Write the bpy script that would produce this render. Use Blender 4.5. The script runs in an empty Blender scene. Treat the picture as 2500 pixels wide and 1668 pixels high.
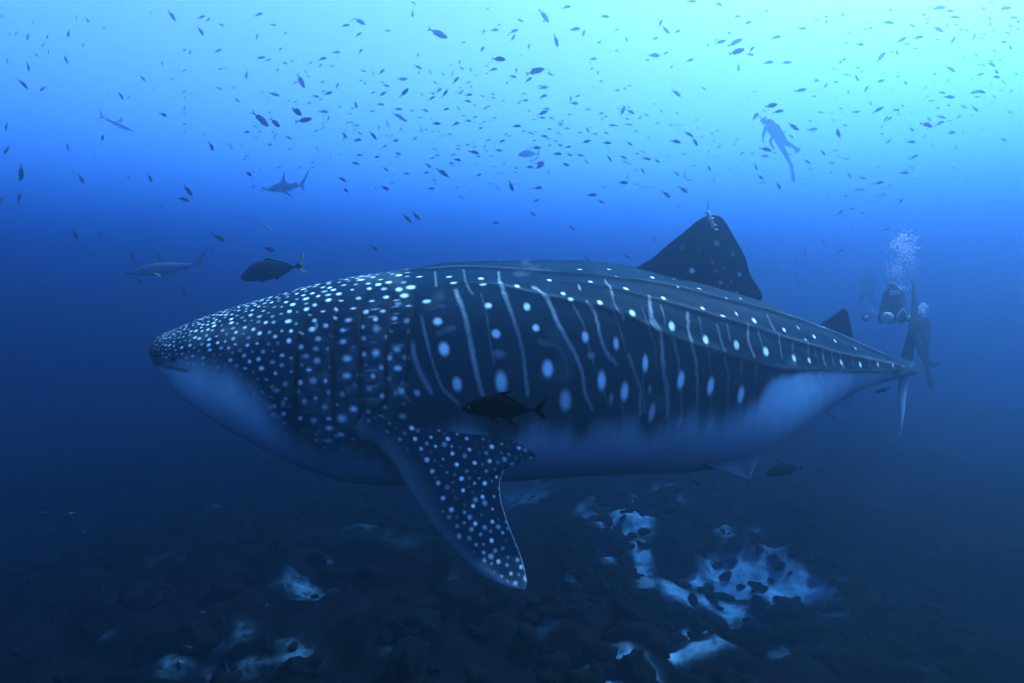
import bpy, bmesh, math, random
import numpy as np
from mathutils import Vector, Matrix

random.seed(4); rng = np.random.default_rng(4)
sc = bpy.context.scene
col = sc.collection

# ------------------------------------------------------------------ camera
F, CX, CY = 1490.0, 1250.0, 834.0            # focal length and centre in photo pixels (2500 x 1668)
PITCH = math.radians(3.0)
CAMZ = 5.2
TOPZ = CAMZ + 7.8                          # top of the water
CAM = np.array([0, 0, CAMZ])
FWD = np.array([0, math.cos(PITCH), -math.sin(PITCH)])
UPV = np.array([0, math.sin(PITCH), math.cos(PITCH)])
RT = np.array([1.0, 0, 0])
cd = bpy.data.cameras.new('camera'); cd.sensor_width = 36; cd.lens = 36 * F / 2500; cd.clip_end = 2000; cd.clip_start = .05
cam = bpy.data.objects.new('camera', cd); col.objects.link(cam)
cam.location = CAM; cam.rotation_euler = (math.pi / 2 - PITCH, 0, 0); sc.camera = cam

# ------------------------------------------------------------------ sky, sun, exposure
SUN_EL, SUN_AZ = math.radians(51), math.radians(58)
W = bpy.data.worlds.new("World"); sc.world = W; W.use_nodes = True
wn = W.node_tree; bg = wn.nodes['Background']
sky = wn.nodes.new('ShaderNodeTexSky'); sky.sky_type = 'NISHITA'; sky.sun_disc = False
sky.sun_elevation = SUN_EL; sky.sun_rotation = SUN_AZ
wn.links.new(sky.outputs[0], bg.inputs[0]); bg.inputs[1].default_value = .15
sd = Vector((math.sin(SUN_AZ) * math.cos(SUN_EL), math.cos(SUN_AZ) * math.cos(SUN_EL), math.sin(SUN_EL)))
sl = bpy.data.lights.new('sun', 'SUN'); sl.energy = 5.0; sl.angle = math.radians(.5); sl.color = (1, .97, .92)
so = bpy.data.objects.new('sun', sl); col.objects.link(so); so.rotation_euler = (-sd).to_track_quat('-Z', 'Y').to_euler()
so.location = (0, 0, 40)
vs = sc.view_settings; vs.view_transform = 'Standard'; vs.look = 'None'; vs.gamma = 1; vs.use_curve_mapping = False
vs.exposure = 2.8
cy = sc.cycles; cy.use_denoising = True; cy.volume_bounces = 3; cy.max_bounces = 8
try: cy.denoiser = 'OPENIMAGEDENOISE'
except Exception: pass

# ------------------------------------------------------------------ helpers
def ray(u, v):
    u = np.asarray(u, float); v = np.asarray(v, float)
    return FWD + ((u - CX) / F)[..., None] * RT + ((CY - v) / F)[..., None] * UPV
def at(u, v, depth):
    return CAM + ray(np.float64(u), np.float64(v)) * depth
def proj(p):
    q = p - CAM; z = q @ FWD
    return np.stack([CX + F * (q @ RT) / z, CY - F * (q @ UPV) / z, z], -1)
def on_plane(uv, p0, n):
    uv = np.asarray(uv, float); d = ray(uv[..., 0], uv[..., 1])
    t = ((p0 - CAM) @ n) / (d @ n)
    return CAM + d * t[..., None]
def pchip(xk, yk, x):
    xk = np.asarray(xk, float); yk = np.asarray(yk, float); h = np.diff(xk); d = np.diff(yk) / h; m = np.zeros_like(yk)
    for i in range(1, len(xk) - 1):
        if d[i-1] * d[i] > 0:
            w1 = 2*h[i] + h[i-1]; w2 = h[i] + 2*h[i-1]; m[i] = (w1 + w2) / (w1/d[i-1] + w2/d[i])
    m[0] = d[0]; m[-1] = d[-1]
    i = np.clip(np.searchsorted(xk, x) - 1, 0, len(xk) - 2); t = (x - xk[i]) / h[i]
    return (yk[i]*(2*t**3-3*t**2+1) + h[i]*m[i]*(t**3-2*t**2+t) + yk[i+1]*(-2*t**3+3*t**2) + h[i]*m[i+1]*(t**3-t**2))
def nrm(v):
    v = np.asarray(v, float); return v / np.linalg.norm(v)
def smooth(a, b, x):
    t = np.clip((x - a) / (b - a), 0, 1); return t*t*(3 - 2*t)

def mesh_from(name, verts, faces, mat=None, attr=None, shade=True):
    """verts (n,3); faces list of index arrays (m,3) or (m,4)"""
    me = bpy.data.meshes.new(name); verts = np.asarray(verts, np.float32)
    fl = [np.asarray(f, np.int32) for f in (faces if isinstance(faces, (list, tuple)) else [faces])]
    loops = np.concatenate([f.ravel() for f in fl]); tot = np.concatenate([np.full(len(f), f.shape[1], np.int32) for f in fl])
    st = np.concatenate([[0], np.cumsum(tot)[:-1]]).astype(np.int32)
    me.vertices.add(len(verts)); me.vertices.foreach_set('co', verts.ravel())
    me.loops.add(len(loops)); me.loops.foreach_set('vertex_index', loops)
    me.polygons.add(len(tot)); me.polygons.foreach_set('loop_start', st); me.polygons.foreach_set('loop_total', tot)
    if shade: me.polygons.foreach_set('use_smooth', np.ones(len(tot), bool))
    if attr is not None:
        for an, a in attr.items():
            ca = me.attributes.new(an, 'FLOAT_COLOR', 'POINT')
            ca.data.foreach_set('color', np.concatenate([a, np.ones((len(a), 1))], 1).astype(np.float32).ravel())
    me.update(calc_edges=True); me.validate(clean_customdata=False)
    if mat: me.materials.append(mat)
    return me
def obj(name, me, parent=None, label=None, cat=None, group=None, kind=None):
    o = bpy.data.objects.new(name, me); col.objects.link(o)
    if parent: o.parent = parent
    if label: o['label'] = label
    if cat: o['category'] = cat
    if group: o['group'] = group
    if kind: o['kind'] = kind
    return o
def bm_mesh(name, bm, mat=None, shade=True):
    me = bpy.data.meshes.new(name); bm.to_mesh(me); bm.free()
    if shade:
        for p in me.polygons: p.use_smooth = True
    if mat: me.materials.append(mat)
    return me
def frame_of(d):
    d = Vector(d).normalized(); a = Vector((0, 0, 1)) if abs(d.z) < .9 else Vector((1, 0, 0))
    x = d.cross(a).normalized(); return x, d.cross(x).normalized(), d
def tube(bm, pts, rad, seg=10, cap=True):
    """tapered tube with rounded ends through pts"""
    pts = [Vector(p) for p in pts]; rad = list(rad) if hasattr(rad, '__len__') else [rad] * len(pts)
    if cap:
        d0 = (pts[0] - pts[1]).normalized(); d1 = (pts[-1] - pts[-2]).normalized(); r0, r1 = rad[0], rad[-1]
        pts = [pts[0] + d0*r0*.95, pts[0] + d0*r0*.6] + pts + [pts[-1] + d1*r1*.6, pts[-1] + d1*r1*.95]
        rad = [r0*.25, r0*.78] + rad + [r1*.78, r1*.25]
    rings = []; x = None
    for i, p in enumerate(pts):
        d = (pts[min(i+1, len(pts)-1)] - pts[max(i-1, 0)]).normalized()
        if x is None: x, y, _ = frame_of(d)
        else:
            x = (x - d * x.dot(d)).normalized(); y = d.cross(x).normalized()
        rings.append([bm.verts.new(p + (x*math.cos(a) + y*math.sin(a)) * rad[i]) for a in [2*math.pi*k/seg for k in range(seg)]])
    for a, b in zip(rings, rings[1:]):
        for k in range(seg): bm.faces.new((a[k], a[(k+1) % seg], b[(k+1) % seg], b[k]))
    bm.faces.new(rings[0][::-1]); bm.faces.new(rings[-1])
def ball(bm, c, r, seg=12, sc_=(1, 1, 1), rot=None):
    m = Matrix.Translation(Vector(c)) @ (rot if rot else Matrix.Identity(4)) @ Matrix.Diagonal((r*sc_[0], r*sc_[1], r*sc_[2], 1))
    bmesh.ops.create_uvsphere(bm, u_segments=seg, v_segments=max(6, seg*2//3), radius=1, matrix=m)
def boxm(bm, c, s, rot=None, bev=0):
    m = Matrix.Translation(Vector(c)) @ (rot if rot else Matrix.Identity(4)) @ Matrix.Diagonal((s[0], s[1], s[2], 1))
    r = bmesh.ops.create_cube(bm, size=1, matrix=m)
    if bev:
        es = {e for v in r['verts'] for e in v.link_edges}
        bmesh.ops.bevel(bm, geom=list(es), offset=bev, segments=2, affect='EDGES', profile=.5)

# ------------------------------------------------------------------ materials
def material(name, base=(.05, .05, .05), rough=.6, spec=.3, noise=None, bump=0, bscale=40):
    m = bpy.data.materials.new(name); m.use_nodes = True; n = m.node_tree; b = n.nodes['Principled BSDF']
    b.inputs['Base Color'].default_value = (*base, 1); b.inputs['Roughness'].default_value = rough; b.inputs['Specular IOR Level'].default_value = spec
    b.inputs['IOR'].default_value = 1.06            # against water, not air
    tc = n.nodes.new('ShaderNodeTexCoord')
    if noise:
        nz = n.nodes.new('ShaderNodeTexNoise'); nz.inputs['Scale'].default_value = noise[0]; nz.inputs['Detail'].default_value = 5
        n.links.new(tc.outputs['Object'], nz.inputs['Vector'])
        mx = n.nodes.new('ShaderNodeMix'); mx.data_type = 'RGBA'; mx.inputs['A'].default_value = (*base, 1); mx.inputs['B'].default_value = (*noise[1], 1)
        n.links.new(nz.outputs['Fac'], mx.inputs['Factor']); n.links.new(mx.outputs['Result'], b.inputs['Base Color'])
    if bump:
        nb = n.nodes.new('ShaderNodeTexNoise'); nb.inputs['Scale'].default_value = bscale; nb.inputs['Detail'].default_value = 6
        bp = n.nodes.new('ShaderNodeBump'); bp.inputs['Strength'].default_value = bump; bp.inputs['Distance'].default_value = .02
        n.links.new(tc.outputs['Object'], nb.inputs['Vector']); n.links.new(nb.outputs['Fac'], bp.inputs['Height']); n.links.new(bp.outputs['Normal'], b.inputs['Normal'])
    return m

def skin_material():
    m = bpy.data.materials.new('whale_shark_skin'); m.use_nodes = True; n = m.node_tree; b = n.nodes['Principled BSDF']; lk = n.links.new
    at_ = n.nodes.new('ShaderNodeAttribute'); at_.attribute_name = 'skin'
    sp = n.nodes.new('ShaderNodeSeparateColor'); lk(at_.outputs['Color'], sp.inputs[0])
    tc = n.nodes.new('ShaderNodeTexCoord')
    def noise(s, d=4, r=.6):
        z = n.nodes.new('ShaderNodeTexNoise'); z.inputs['Scale'].default_value = s; z.inputs['Detail'].default_value = d; z.inputs['Roughness'].default_value = r
        lk(tc.outputs['Object'], z.inputs['Vector']); return z.outputs['Fac']
    def mth(op, a, b_=None, c=None):
        q = n.nodes.new('ShaderNodeMath'); q.operation = op
        for i, v in enumerate((a, b_, c)):
            if v is None: continue
            if isinstance(v, (int, float)): q.inputs[i].default_value = v
            else: lk(v, q.inputs[i])
        return q.outputs[0]
    def mix(f, a, b_):
        q = n.nodes.new('ShaderNodeMix'); q.data_type = 'RGBA'
        lk(f, q.inputs['Factor'])
        for k, v in (('A', a), ('B', b_)):
            if isinstance(v, tuple): q.inputs[k].default_value = (*v, 1)
            else: lk(v, q.inputs[k])
        return q.outputs['Result']
    fine = noise(110, 4); mid = noise(9, 5); big = noise(2.2, 3)
    dk = mix(mid, (.0015, .009, .020), (.005, .025, .046))
    # pale underside, broken up at its edge by speckles
    bl = mth('ADD', sp.outputs[1], mth('MULTIPLY', mth('SUBTRACT', fine, .5), mth('MULTIPLY', mth('SUBTRACT', 1.0, mth('ABSOLUTE', mth('MULTIPLY_ADD', sp.outputs[1], 2.0, -1.0))), .6)))
    mr = n.nodes.new('ShaderNodeMapRange'); mr.interpolation_type = 'SMOOTHSTEP'; mr.inputs['From Min'].default_value = .12; mr.inputs['From Max'].default_value = .95; lk(bl, mr.inputs['Value'])
    c1 = mix(mr.outputs[0], dk, mix(big, (.26, .42, .5), (.36, .54, .6)))
    sn = mth('ADD', sp.outputs[0], mth('MULTIPLY', mth('MULTIPLY', mth('SUBTRACT', fine, .5), sp.outputs[0]), 1.7))
    mr2 = n.nodes.new('ShaderNodeMapRange'); mr2.inputs['From Min'].default_value = .04; mr2.inputs['From Max'].default_value = .85; lk(sn, mr2.inputs['Value'])
    c2 = mix(mr2.outputs[0], c1, (.62, .88, .95))
    c3 = mix(sp.outputs[2], c2, (.004, .005, .006))
    lk(c3, b.inputs['Base Color'])
    b.inputs['Roughness'].default_value = .6; b.inputs['Specular IOR Level'].default_value = .3; b.inputs['IOR'].default_value = 1.05
    bp = n.nodes.new('ShaderNodeBump'); bp.inputs['Strength'].default_value = .25; bp.inputs['Distance'].default_value = .01
    lk(mth('ADD', mth('MULTIPLY', noise(26, 6, .7), .7), mth('MULTIPLY', fine, .3)), bp.inputs['Height']); lk(bp.outputs['Normal'], b.inputs['Normal'])
    return m

# ------------------------------------------------------------------ sea water: one closed box of even, blue scattering water
def make_haze():
    ss = (.0098, .0204, .0272); sa = (.116, .0745, .0410)      # scattering and absorption per metre
    D = max(a + b for a, b in zip(ss, sa)); c = [a / D for a in ss]; ab = [max(0, 1 - a / (D * (1 - q)))**2 for a, q in zip(sa, c)]
    bm = bmesh.new(); boxm(bm, (0, 60, (TOPZ - 12) / 2), (440, 360, TOPZ + 12))
    m = bpy.data.materials.new('sea_water'); m.use_nodes = True; n = m.node_tree; n.nodes.clear()
    pv = n.nodes.new('ShaderNodeVolumePrincipled'); out = n.nodes.new('ShaderNodeOutputMaterial'); n.links.new(pv.outputs[0], out.inputs['Volume'])
    pv.inputs['Density'].default_value = D; pv.inputs['Color'].default_value = (*c, 1); pv.inputs['Absorption Color'].default_value = (*ab, 1); pv.inputs['Anisotropy'].default_value = .90
    obj('haze', bm_mesh('haze', bm, m, False), kind='stuff', label='clear blue sea water filling the whole scene', cat='water')
make_haze()

# ------------------------------------------------------------------ sea floor
def vnoise(x, y, seed):
    r = np.random.default_rng(seed); N = 256; tab = r.random((N, N))
    xi = np.floor(x).astype(int); yi = np.floor(y).astype(int); fx = x - xi; fy = y - yi
    fx = fx*fx*(3-2*fx); fy = fy*fy*(3-2*fy); a = xi % N; b = yi % N; a1 = (a+1) % N; b1 = (b+1) % N
    return (tab[a, b]*(1-fx) + tab[a1, b]*fx)*(1-fy) + (tab[a, b1]*(1-fx) + tab[a1, b1]*fx)*fy
def fbm(x, y, seed, oct=5, gain=.5):
    s = 0; a = 1; t = 0
    for o in range(oct):
        s = s + a * vnoise(x * 2**o + 17.3*o, y * 2**o + 9.1*o, seed + o); t += a; a *= gain
    return s / t
def floor_z(x, y):
    z = (fbm(x/5.5, y/5.5, 11, 5) - .5) * 2.2
    z += np.abs(fbm(x/1.7, y/1.7, 31, 4) - .5) * -1.3 + .35            # rounded boulders with creases between
    z += (fbm(x/.7, y/.7, 51, 3, .5) - .5) * .42
    z -= .10 * np.clip(-x - 1, 0, 30) + .02 * np.clip(y - 14, 0, 60)    # the reef falls away on the far left and far out
    return z
PATCH = [  # pale sand and bare rock, photo pixel, half width, half height, strength
 (1414,1268,34,9,.9),(1533,1284,24,26,1.1),(1449,1226,32,14,.55),(1562,1364,16,22,.9),(1568,1402,13,16,.8),(1476,1364,18,12,.6),(1709,1410,46,13,.95),(1652,1445,22,14,.9),
 (1790,1441,42,20,1.1),(1882,1380,26,18,.9),(1935,1440,46,26,1.2),(1925,1475,40,12,.9),(1797,1514,22,26,.9),(1694,1552,30,11,.95),(1671,1598,70,14,.95),(1518,1625,44,30,1.2),(1637,1226,20,12,.7),
 (1850,1300,20,12,.5),(1590,1440,20,10,.5),(1760,1350,16,22,.55),(1845,1420,26,16,.7),(1620,1260,16,8,.6),(1470,1290,26,7,.7),(1545,1235,24,10,.6),(1575,1545,26,9,.55),(1900,1590,18,16,.4),(1730,1480,30,12,.6),(1480,1650,30,10,.7),
 (409,1371,50,20,.4),(758,1452,46,18,.8),(716,1597,48,26,.6),(567,1533,40,20,.55),(447,1639,30,26,.55),(618,1635,60,22,.65),(873,1290,50,18,.5),(533,1239,40,18,.35),(860,1250,30,12,.4),(1300,1200,50,16,.35),(800,1380,30,14,.4),(1085,1430,22,12,.6),(1110,1490,30,10,.4),(980,1330,40,14,.3),(2100,1250,40,16,.25),(2050,1500,40,18,.25),(2180,1400,50,18,.2),(1330,1560,40,12,.3),(960,1580,30,14,.3),(250,1560,40,18,.25),(1385,1425,26,12,.3)]
def make_floor():
    xs = np.linspace(-18, 24, 620); ys = np.linspace(5, 42, 560)
    X, Y = np.meshgrid(xs, ys, indexing='ij'); Z = floor_z(X, Y)
    P = np.stack([X, Y, Z], -1).reshape(-1, 3)
    m = np.zeros(len(P))
    wx = (fbm(P[:,0]/1.1, P[:,1]/1.1, 71, 4) - .5) * 1.6; wy = (fbm(P[:,0]/1.1, P[:,1]/1.1, 81, 4) - .5) * 1.6
    for (u, v, hw, hh, k) in PATCH:
        if u < 1250: k *= .6
        d = ray(np.float64(u), np.float64(v)); t = (0 - CAMZ) / d[2]
        for _ in range(4):
            q = CAM + d * t; t = (floor_z(np.array([q[0]]), np.array([q[1]]))[0] - CAMZ) / d[2]
        q = CAM + d * t; dist = t
        rx = hw * dist / F * 1.45; ry = hh * dist / F * dist / (CAMZ - q[2]) * 1.15
        g = ((P[:,0] + wx*rx*1.1 - q[0]) / rx)**2 + ((P[:,1] + wy*ry*1.1 - q[1]) / ry)**2
        m = np.maximum(m, k * np.exp(-g * .8))
    br = fbm(P[:,0]/.5, P[:,1]/.5, 91, 5, .6)
    m = m * smooth(.22, .58, br + .10 * m)
    
    n0, n1 = X.shape; idx = np.arange(n0*n1).reshape(n0, n1)
    f = np.stack([idx[:-1,:-1], idx[1:,:-1], idx[1:,1:], idx[:-1,1:]], -1).reshape(-1, 4)
    mat = bpy.data.materials.new('reef_rock'); mat.use_nodes = True; n = mat.node_tree; b = n.nodes['Principled BSDF']; lk = n.links.new
    a = n.nodes.new('ShaderNodeAttribute'); a.attribute_name = 'sand'; s = n.nodes.new('ShaderNodeSeparateColor'); lk(a.outputs['Color'], s.inputs[0])
    tc = n.nodes.new('ShaderNodeTexCoord')
    def nz(sc_, d):
        z = n.nodes.new('ShaderNodeTexNoise'); z.inputs['Scale'].default_value = sc_; z.inputs['Detail'].default_value = d; z.inputs['Roughness'].default_value = .65; lk(tc.outputs['Object'], z.inputs['Vector']); return z.outputs['Fac']
    r = n.nodes.new('ShaderNodeValToRGB'); lk(nz(1.3, 9), r.inputs[0])
    r.color_ramp.elements[0].position = .3; r.color_ramp.elements[0].color = (.0006, .0009, .001, 1); r.color_ramp.elements[1].position = .75; r.color_ramp.elements[1].color = (.005, .007, .0075, 1)
    mm = n.nodes.new('ShaderNodeMath'); mm.operation = 'MULTIPLY_ADD'; lk(nz(6, 9), mm.inputs[0]); mm.inputs[1].default_value = 3.2; mm.inputs[2].default_value = -1.6
    mk = n.nodes.new('ShaderNodeMath'); mk.operation = 'MINIMUM'; lk(s.outputs[0], mk.inputs[0]); mk.inputs[1].default_value = .8
    ml = n.nodes.new('ShaderNodeMath'); ml.operation = 'MULTIPLY_ADD'; lk(mm.outputs[0], ml.inputs[0]); lk(mk.outputs[0], ml.inputs[1]); lk(mk.outputs[0], ml.inputs[2])
    m2 = n.nodes.new('ShaderNodeMapRange'); m2.interpolation_type = 'SMOOTHSTEP'; m2.inputs['From Min'].default_value = .04; m2.inputs['From Max'].default_value = .95; lk(ml.outputs[0], m2.inputs['Value'])
    mx = n.nodes.new('ShaderNodeMix'); mx.data_type = 'RGBA'; lk(m2.outputs[0], mx.inputs['Factor']); lk(r.outputs[0], mx.inputs['A']); mx.inputs['B'].default_value = (.11, .24, .28, 1)
    lk(mx.outputs['Result'], b.inputs['Base Color']); b.inputs['Roughness'].default_value = 1; b.inputs['Specular IOR Level'].default_value = .0; b.inputs['IOR'].default_value = 1.03
    bp = n.nodes.new('ShaderNodeBump'); bp.inputs['Strength'].default_value = .35; bp.inputs['Distance'].default_value = .05; lk(nz(6, 6), bp.inputs['Height']); lk(bp.outputs['Normal'], b.inputs['Normal'])
    me = mesh_from('sea_floor', P, f, mat, {'sand': np.stack([m, m, m], -1)})
    obj('sea_floor', me, kind='structure', label='dark rocky reef floor with pale sand patches', cat='sea floor')
    # the far floor carries on outside the detailed part, a little lower
    xs = np.linspace(-195, 195, 131); ys = np.linspace(-95, 215, 105); X, Y = np.meshgrid(xs, ys, indexing='ij')
    Z = (fbm(X/9, Y/9, 11, 4) - .5) * 1.5 - 1.4 - .10*np.clip(-X-1, 0, 30) - .02*np.clip(Y-14, 0, 60)
    idx = np.arange(X.size).reshape(X.shape); f = np.stack([idx[:-1,:-1], idx[1:,:-1], idx[1:,1:], idx[:-1,1:]], -1).reshape(-1, 4)
    me = mesh_from('sea_floor_beyond', np.stack([X, Y, Z], -1).reshape(-1, 3), f, mat)
    obj('sea_floor_beyond', me, kind='structure', label='dark sea floor falling away beyond the reef', cat='sea floor')
make_floor()
def make_rocks():
    # rough lumps of dark rock and dead coral lying thickly over the reef
    ico = bmesh.new(); bmesh.ops.create_icosphere(ico, subdivisions=3, radius=1); V0 = np.array([v.co for v in ico.verts]); F0 = np.array([[v.index for v in f.verts] for f in ico.faces]); ico.free()
    r = np.random.default_rng(77); n = 1900; vs_, fs = [], []
    x = r.uniform(-14, 19, n); y = 6.5 + 26 * r.random(n)**1.5; z = floor_z(x, y); rad = .06 + .30 * r.random(n)**2.6
    x[:600] = r.uniform(.8, 7.5, 600); y[:600] = r.uniform(8.5, 19, 600); z[:600] = floor_z(x[:600], y[:600]); rad[:600] = r.uniform(.05, .17, 600)
    for k in range(n):
        a = r.uniform(0, 6.28); c_, s_ = math.cos(a), math.sin(a); d = V0 @ r.normal(size=(3, 7)) * 2.2 + r.uniform(0, 6.28, 7); e = V0 @ r.normal(size=(3, 9)) * 6.5 + r.uniform(0, 6.28, 9)
        q = V0 * np.clip(1 + .15*np.sin(d).sum(1) - .07*np.abs(np.sin(e)).sum(1) + .25, .25, 2)[:, None] * np.array([r.uniform(.8, 1.5), r.uniform(.7, 1.2), r.uniform(.45, .9)]) * rad[k]
        q = q @ np.array([[c_, s_, 0], [-s_, c_, 0], [0, 0, 1]]) + np.array([x[k], y[k], z[k] + .15*rad[k]]); vs_.append(q); fs.append(F0 + k*len(V0))
    m = material('reef_rubble', (.0005, .0009, .001), 1, 0, noise=(5, (.006, .009, .0095)), bump=1.0, bscale=16)
    obj('reef_rubble', mesh_from('reef_rubble', np.concatenate(vs_), np.concatenate(fs), m), None, 'dark rubble and coral lumps strewn thickly over the reef', 'rubble', None, 'stuff')
make_rocks()

# ------------------------------------------------------------------ whale shark
SKIN = skin_material()
LEN = 10.0
HK = ([0,.2,.42,.54,.65,.74,.8,.85], [7,9,11,16,25,36,44,50])
SK = np.array([0,.006,.02,.045,.08,.12,.16,.2,.25,.3,.35,.4,.45,.5,.55,.58,.61,.65,.7,.75,.79,.82])
WK = np.array([.02,.26,.46,.62,.74,.83,.88,.92,.95,.97,.97,.95,.91,.85,.76,.68,.60,.48,.37,.29,.2,.02])
ZTK = np.array([6.2,6.29,6.358,6.465,6.575,6.695,6.785,6.837,6.897,6.913,6.913,6.874,6.789,6.675,6.53,6.43,6.34,6.22,6.08,5.975,5.925,5.87]) - 6.5 + CAMZ
ZBK = np.array([6.1,6.075,5.94,5.665,5.42,5.19,5.045,5.004,5.0,5.008,5.021,5.006,4.982,5.018,5.27,5.44,5.57,5.665,5.72,5.745,5.76,5.77]) - 6.5 + CAMZ
ZR = 6.3 - 6.5 + CAMZ
ROLL = math.radians(5)
_ss = np.linspace(0, .86, 2000); _th = np.radians(pchip(*HK, _ss))
_sx = np.concatenate([[0], np.cumsum(np.cos(_th[:-1])*np.diff(_ss)*LEN)]) - .594*5 + .04
_sy = np.concatenate([[0], np.cumsum(np.sin(_th[:-1])*np.diff(_ss)*LEN)]) + 5.0
def spine(s): return np.interp(s, _ss, _sx), np.interp(s, _ss, _sy), np.interp(s, _ss, _th)
def body_frame(s):
    X, Y, th = spine(np.atleast_1d(np.float64(s)))
    n = np.array([math.sin(th[0]), -math.cos(th[0]), 0]); z = np.array([0, 0, 1.])
    up = math.cos(ROLL)*z + math.sin(ROLL)*n; la = math.cos(ROLL)*n - math.sin(ROLL)*z
    return np.array([X[0], Y[0], ZR]), np.array([math.cos(th[0]), math.sin(th[0]), 0]), la, up
def body(s, phi):
    X, Y, th = spine(s); w = pchip(SK, WK, s); zt = pchip(SK, ZTK, s); zb = pchip(SK, ZBK, s)
    n = np.stack([np.sin(th), -np.cos(th), 0*th], -1); z = np.array([0, 0, 1.])
    up = math.cos(ROLL)*z + math.sin(ROLL)*n; la = math.cos(ROLL)*n - math.sin(ROLL)*z
    ex = np.interp(s, [0,.1,.3,.55,.7,.82], [.95,.9,.88,.95,1.15,1.3])[:,None]
    si = np.sin(phi)[None]; co = np.cos(phi)[None]
    lat = np.sign(si)*np.abs(si)**ex*w[:,None]
    cf = np.interp(s, [0,.1,.3,.5,.65,.82], [.5,.45,.5,.52,.5,.45])[:,None]
    t = zt[:,None]; b = zb[:,None]; c = b + (t-b)*cf
    ev = np.interp(s, [0,.1,.3,.55,.7,.82], [.95,.95,.92,.95,1.1,1.2])[:,None]
    v = np.where(co > 0, c + (t-c)*np.abs(co)**ev, c - (c-b)*np.abs(co)**ev)
    C = np.stack([X, Y, 0*X], -1)
    return C[:,None] + lat[...,None]*la[:,None] + (v-ZR)[...,None]*up[:,None] + np.array([0, 0, ZR])

def z1(a): return [(340 + p[0]/2.8, 600 + p[1]/2.8) + tuple(p[2:]) for p in a]
def z2(a): return [(960 + p[0]/2.8, 600 + p[1]/2.8) + tuple(p[2:]) for p in a]
def z3(a): return [(1560 + p[0]/2.2405, 480 + p[1]/2.2405) + tuple(p[2:]) for p in a]
def z4(a): return [(860 + p[0]/2.704, 900 + p[1]/2.704) + tuple(p[2:]) for p in a]
GILLS = [z1(g) for g in (
 [(1190,400),(1150,470),(1110,570),(1070,680),(1068,850),(1070,1000),(1072,1150),(1085,1290)],
 [(1380,350),(1345,420),(1315,560),(1310,700),(1320,850),(1325,1000),(1335,1150),(1320,1280)],
 [(1550,320),(1510,400),(1500,560),(1510,750),(1505,900),(1515,1000),(1525,1110),(1490,1190),(1440,1240)],
 [(1720,310),(1705,450),(1710,580),(1685,700),(1680,850),(1690,1010),(1640,1100),(1550,1170)],
 [(1830,300),(1865,340),(1860,480),(1850,600),(1830,750),(1825,900),(1800,950),(1750,1000)])]
RIDGES = [  # (pixel line, height, half width)
 ([(935,664),(1040,659),(1138,654),(1230,656),(1317,662),(1406,668),(1496,677),(1560,685),(1660,704),(1694,714),(1828,745),(1917,774),(2006,805),(2084,838),(2150,866)], .022, .03),
 ([(1335,684),(1460,696),(1567,721),(1660,746),(1694,757),(1760,776),(1828,797),(1917,824),(2006,850),(2096,874),(2180,890)], .014, .03),
 ([(1100,690),(1210,695),(1281,714),(1406,737),(1496,757),(1567,789),(1660,829),(1740,853),(1828,880),(1917,900),(2006,903),(2096,906),(2180,906),(2236,904)], .016, .045)]
FLANK = z2([(120,278,26,18,1),(410,257,20,10,.8),(180,207,18,9,.9),(380,211,17,9,.9),(600,228,17,12,1),(615,270,20,9,1),(230,370,25,13,1),(300,512,26,25,1),(347,712,30,42,1),(440,950,28,45,.7),(650,408,20,20,1),(706,600,25,28,1),(740,930,35,70,.75),(845,287,15,17,1),(912,425,19,26,1),(975,558,20,22,1),(1058,848,32,52,1),(1177,1065,35,70,.6),(1160,335,13,15,.9),(1210,380,17,12,1),(1070,238,13,11,1),(1350,243,13,11,1),(1310,620,20,34,1),(1410,398,15,18,1),(1422,930,25,60,1),(1578,1000,24,60,.9),(1525,670,18,40,.6),(1590,290,15,15,1),(1632,467,18,22,1),(1723,810,18,52,.9),(1770,1140,22,70,.6),(1847,360,13,15,1),(1905,555,18,30,1),(1525,205,15,9,1),(1772,213,11,11,1),(1275,155,14,7,.8),(1030,163,15,7,.8),(1475,160,12,6,.8),(1755,975,14,30,.3),(1490,1040,18,45,.25),(1355,755,28,30,.22),(720,740,50,35,.18),(1270,290,10,35,.25),(50,985,22,26,.8),(160,1005,20,20,.5)])
FLANK += [(p[0], p[1], p[2]*1.25, p[3]*1.25, p[4]) for p in z3([(75,440,9,9,1),(135,557,11,12,1),(343,615,10,10,1),(455,660,12,7,1),(180,713,15,23,1),(362,780,14,22,1),(530,810,14,22,1),(693,848,16,22,1),(628,682,11,15,1),(530,643,6,14,.7),(848,885,11,18,1),(934,897,9,15,.9),(795,727,8,12,1),(868,722,5,12,.6),(958,766,9,10,1),(1070,793,6,9,.9),(1010,717,8,6,.8),(903,680,8,6,.8),(822,652,7,4,.7),(740,626,7,5,.8),(555,558,8,5,.8),(472,562,6,4,.6),(910,785,6,9,.5),(1110,905,8,15,.7),(1205,918,8,15,.9),(1298,920,7,12,.8),(1180,835,6,9,.5),(1380,925,8,12,.5),(35,915,14,42,.9),(228,1003,18,45,1),(395,1040,17,45,1),(560,1085,18,45,.9),(712,1080,15,45,.5),(225,1235,18,40,.4),(390,1255,20,40,.35),(1440,930,6,8,.4),(1480,930,6,8,.4),(330,503,10,7,.9),(190,450,8,5,.6),(208,503,6,4,.6)])]
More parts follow.
